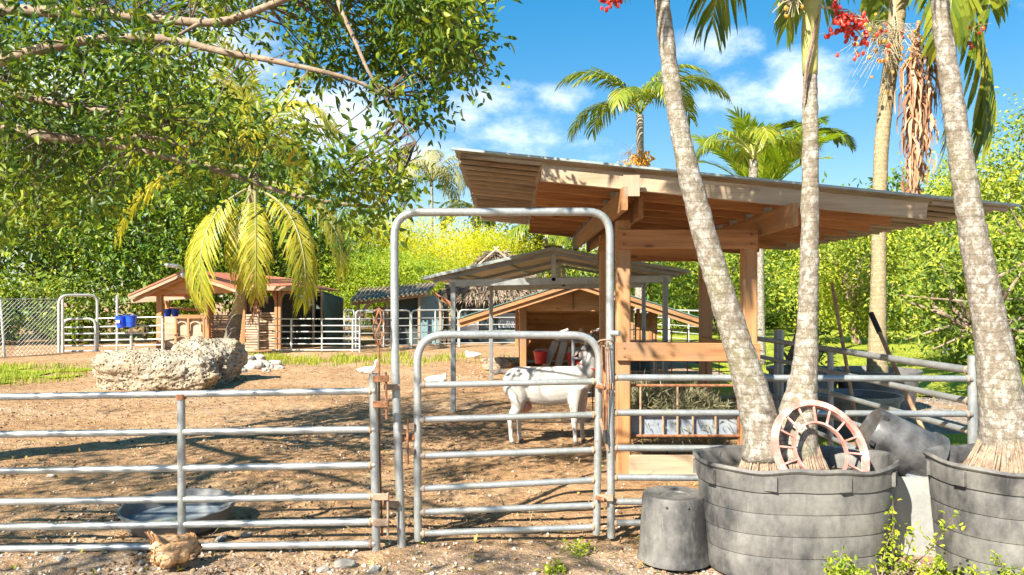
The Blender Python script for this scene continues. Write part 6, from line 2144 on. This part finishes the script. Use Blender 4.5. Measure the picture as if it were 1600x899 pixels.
def hen(label, c, az, s, peck=True, mat='feather_buff'):
    root = thing('hen', label, 'hen', c)
    c = Vector(c)
    Rz = Matrix.Rotation(az, 3, 'Z')
    def w(x, y, z): return c + Rz @ (Vector((x, y, z)) * s)
    def wl(pts): return [w(*p) for p in pts]
    mb = MB()
    mb.tube(wl([(-.15, 0, .27), (-.10, 0, .225), (-.03, 0, .175), (.05, 0, .165), (.12, 0, .20)]), [r * s for r in (.045, .085, .115, .108, .06)], 16)
    for sd_ in (-1, 1):
        mb.ball(w(-.075, .045 * sd_, .125), (.075 * s, .065 * s, .075 * s), 12, 8)
        mb.ball(w(.02, .055 * sd_, .13), (.085 * s, .06 * s, .08 * s), 12, 8)
    if peck:
        mb.tube(wl([(.10, 0, .20), (.16, .0, .20), (.20, 0, .155), (.215, 0, .115)]), [r * s for r in (.058, .045, .034, .028)], 12)
        hd = (.222, 0, .10)
    else:
        mb.tube(wl([(.09, 0, .21), (.125, 0, .29), (.135, 0, .34)]), [r * s for r in (.058, .042, .030)], 12)
        hd = (.145, 0, .36)
    mb.ball(w(*hd), (.033 * s, .028 * s, .033 * s), 12, 8)
    for sd_ in (-1, 1):
        mb.tube(wl([(.0, .045 * sd_, .14), (.015, .05 * sd_, .075)]), [.045 * s, .016 * s], 10)
    bm_ = organic(mb, .0085 * s, 5)
    nv = len(bm_.vertices)
    co, no = np.empty(nv * 3, np.float32), np.empty(nv * 3, np.float32)
    bm_.vertices.foreach_get('co', co)
    bm_.vertices.foreach_get('normal', no)
    co, no = co.reshape(-1, 3), no.reshape(-1, 3)
    rgh = np.random.default_rng(3)
    pk = rgh.choice(nv, min(nv, 900), replace=False)
    P_, N_ = co[pk], no[pk]
    back = np.array(Rz @ Vector((-1, 0, .05)))[None] + rgh.normal(size=(len(pk), 3)) * .22 + np.array([[0, 0, -.25]])
    T_ = unit(back - N_ * np.sum(back * N_, axis=1, keepdims=True))
    S_ = np.cross(T_, N_)
    fl, fw = (.046 * s * rgh.uniform(.7, 1.2, len(pk)))[:, None], (.024 * s * rgh.uniform(.8, 1.2, len(pk)))[:, None]
    b0 = P_ - N_ * .001
    V_ = np.stack([b0, b0 + T_ * fl * .5 + S_ * fw * .5 + N_ * .004 * s, b0 + T_ * fl + N_ * .008 * s, b0 + T_ * fl * .5 - S_ * fw * .5 + N_ * .004 * s], 1).reshape(-1, 3)
    F_ = (np.array([[0, 1, 2], [0, 2, 3]])[None] + (np.arange(len(pk)) * 4)[:, None, None]).reshape(-1, 3)
    bo = put(bm_, 'body', mat, root)
    pl = link('plumage', np_mesh('plumage', V_, F_, 'plume_buff'), bo)
    pl['kind'] = 'stuff'
    # tail fan and wings: overlapping feathers
    for k in range(9):
        o_ = (k - 4) * .25
        e = w(-.215 + .012 * abs(k - 4), .016 * (k - 4), .375 - .013 * abs(k - 4))
        MB().tube([w(-.12, .010 * (k - 4), .23), w(-.175, .014 * (k - 4), .30), w(-.20, .016 * (k - 4), .345), e], [.016 * s, .024 * s, .022 * s, .006 * s], 8, squash=.4).build('tail_feather', 'feather_brown' if k % 3 else mat, root, True)
    for sd_ in (-1, 1):
        for k in range(3):
            MB().ball(w(.03 - .045 * k, (.100 - .006 * k) * sd_, .185 + .012 * k), (.088 * s, .014 * s, (.050 - .008 * k) * s), 14, 8, Rz @ Matrix.Rotation(R(20), 3, 'Y')).build('wing_feather', mat, root, True)
        leg = MB().tube(wl([(.012, .05 * sd_, .085), (.005, .05 * sd_, .01)]), .007 * s, 7)
        for t in (-.5, 0, .5, PI):
            leg.tube(wl([(.005, .05 * sd_, .010), (.005 + .045 * math.cos(t), .05 * sd_ + .045 * math.sin(t), .004)]), [.006 * s, .003 * s], 5)
        leg.build('leg', 'beak_yellow', root, True)
    hx, hy, hz = hd
    dz = -.035 if peck else 0.0
    MB().tube([w(hx + .02, 0, hz + dz * .5), w(hx + (.03 if peck else .06), 0, hz + dz * 1.2)], [.010 * s, .002 * s], 7).build('beak', 'beak_yellow', root, True)
    MB().ball(w(hx + (.02 if peck else 0), 0, hz + (.012 if peck else .036)), (.026 * s, .006 * s, .016 * s), 9, 6, Rz).build('comb', 'comb_red', root, True)
    MB().ball(w(hx + .018, 0, hz - .036), (.010 * s, .008 * s, .018 * s), 8, 6).build('wattle', 'comb_red', root, True)
    return root


cH = gp(271, 893)
hen('buff hen pecking in front of the left panel', (cH.x, cH.y, gz(cH.x, cH.y) + .0), R(58), 0.78)
hen('orange hen perched on the wooden stand by the goat house', (1.72, 17.82, 0.62), R(-150), 1.1, False)
MB_plank = MB().bar((1.30, 17.82, 0.605), (2.15, 17.82, 0.605), 0.16, 0.03)
st_ = [o for o in COL.objects if o.name == 'milking_stand'][0]
MB_plank.build('perch_board', 'slat_x', st_)


def duck(label, c, az, s, neck=True, mat='feather_white'):
    root = thing('duck', label, 'duck', c, 'white ducks resting in the yard')
    c = Vector(c)
    Rz = Matrix.Rotation(az, 3, 'Z')
    def w(x, y, z): return c + Rz @ (Vector((x, y, z)) * s)
    mb = MB()
    mb.tube([w(-.27, 0, .13), w(-.18, 0, .11), (w(-.05, 0, .10)), w(.10, 0, .10), w(.19, 0, .13)], [r * s for r in (.015, .06, .10, .10, .05)], 14)
    if neck:
        mb.tube([w(.14, 0, .13), w(.20, 0, .22), w(.205, 0, .30), w(.22, 0, .335)], [r * s for r in (.06, .035, .03, .036)], 10)
        mb.ball(w(.235, 0, .34), .040 * s, 10, 8)
    else:
        mb.ball(w(.16, 0, .19), .05 * s, 10, 8)
    put(organic(mb, .012 * s, 4), 'body', mat, root)
    hz = .34 if neck else .19
    hx = .265 if neck else .20
    MB().tube([w(hx, 0, hz - .01), w(hx + .06, 0, hz - .025)], [.020 * s, .012 * s], 8, squash=.5).build('bill', 'fruit_orange', root, True)
    for sd_ in (-1, 1):
        MB().ball(w(-.06, .085 * sd_, .125), (.15 * s, .02 * s, .055 * s), 12, 8, Rz).build('wing', mat, root, True)
    return root


for (x, y, az, s_, nk, lab) in ((574, 583, 10, .92, True, 'white duck with raised neck left of the tall arch'), (738, 560, 185, 1.0, False, 'white duck lying on the grass behind the canopy post'),
                                (683, 600, 20, 1.0, False, 'white duck seen low behind the small gate, left of the goat'), (1490, 560, 170, 1.5, False, 'white duck on the lawn edge beyond the right post')):
    g_ = gp(x, y)
    duck(lab, (g_.x, g_.y, gz(g_.x, g_.y) + (.03 if x > 1400 else -.01)), R(az), s_, nk)

# ------------------------------------------------------------------ weeds
def weed(label, x, y, d, h, n, seed, lean=0.2, dens=26):
    rg = np.random.default_rng(seed)
    g_ = at(x, y, d)
    g_.z = gz(g_.x, g_.y)
    root = thing('weed', label, 'weed', g_, 'weeds around the big tubs')
    stems = MB()
    pts = []
    for k in range(n):
        b = g_ + Vector((rg.normal() * .03, rg.normal() * .03, 0))
        e = b + Vector((rg.normal() * lean * h, rg.normal() * lean * h, h * rg.uniform(.55, 1.1)))
        m_ = b.lerp(e, .5) + Vector((rg.normal() * .02, rg.normal() * .02, 0))
        stems.tube([b, m_, e], [.004, .003, .0015], 5)
        for q in range(int(dens * 1.7)):
            t = rg.uniform(.2, 1.02)
            p = b.lerp(m_, t * 2) if t < .5 else m_.lerp(e, t * 2 - 1)
            pts.append(tuple(p + Vector(rg.normal(size=3) * .022)))
    stems.build('stem', 'bark_grey', root, True)
    Vv, Ff = leaves(np.array(pts), .036, .018, .5, -.2, rg)
    f_ = link('foliage', np_mesh('foliage', Vv, Ff, 'leaf_weed'), root)
    f_['kind'] = 'stuff'


weed('yellow green weed in front of the oval tub, left of the tall one', 1318, 905, 4.45, .30, 5, 1, dens=34)
weed('tall sprawling weed in front of the white container', 1385, 890, 4.62, .50, 7, 2, .35, dens=30)
weed('low weed at the bottom edge below the oval tub', 1345, 915, 4.35, .16, 7, 3, .6, dens=26)
weed('low weed between the white container and right tub', 1450, 893, 4.70, .13, 6, 4, .7)
weed('small weed in front of the right tub, left of two', 1522, 905, 4.30, .18, 4, 5, .3)
weed('small weed in front of the right tub, right of two', 1562, 910, 4.25, .20, 4, 6, .3)
weed('weed at the right bottom corner', 1598, 905, 4.3, .30, 4, 7, .3)
weed('yellow weed behind the white container under the tilted pot', 1452, 830, 5.55, .60, 6, 8, .15, dens=40)
weed('tiny weed at the foot of the small gate', 912, 868, 5.2, .07, 6, 9, .9, 10)
weed('tiny weed near the bottom edge below the small gate', 872, 896, 4.8, .05, 6, 10, .9, 10)
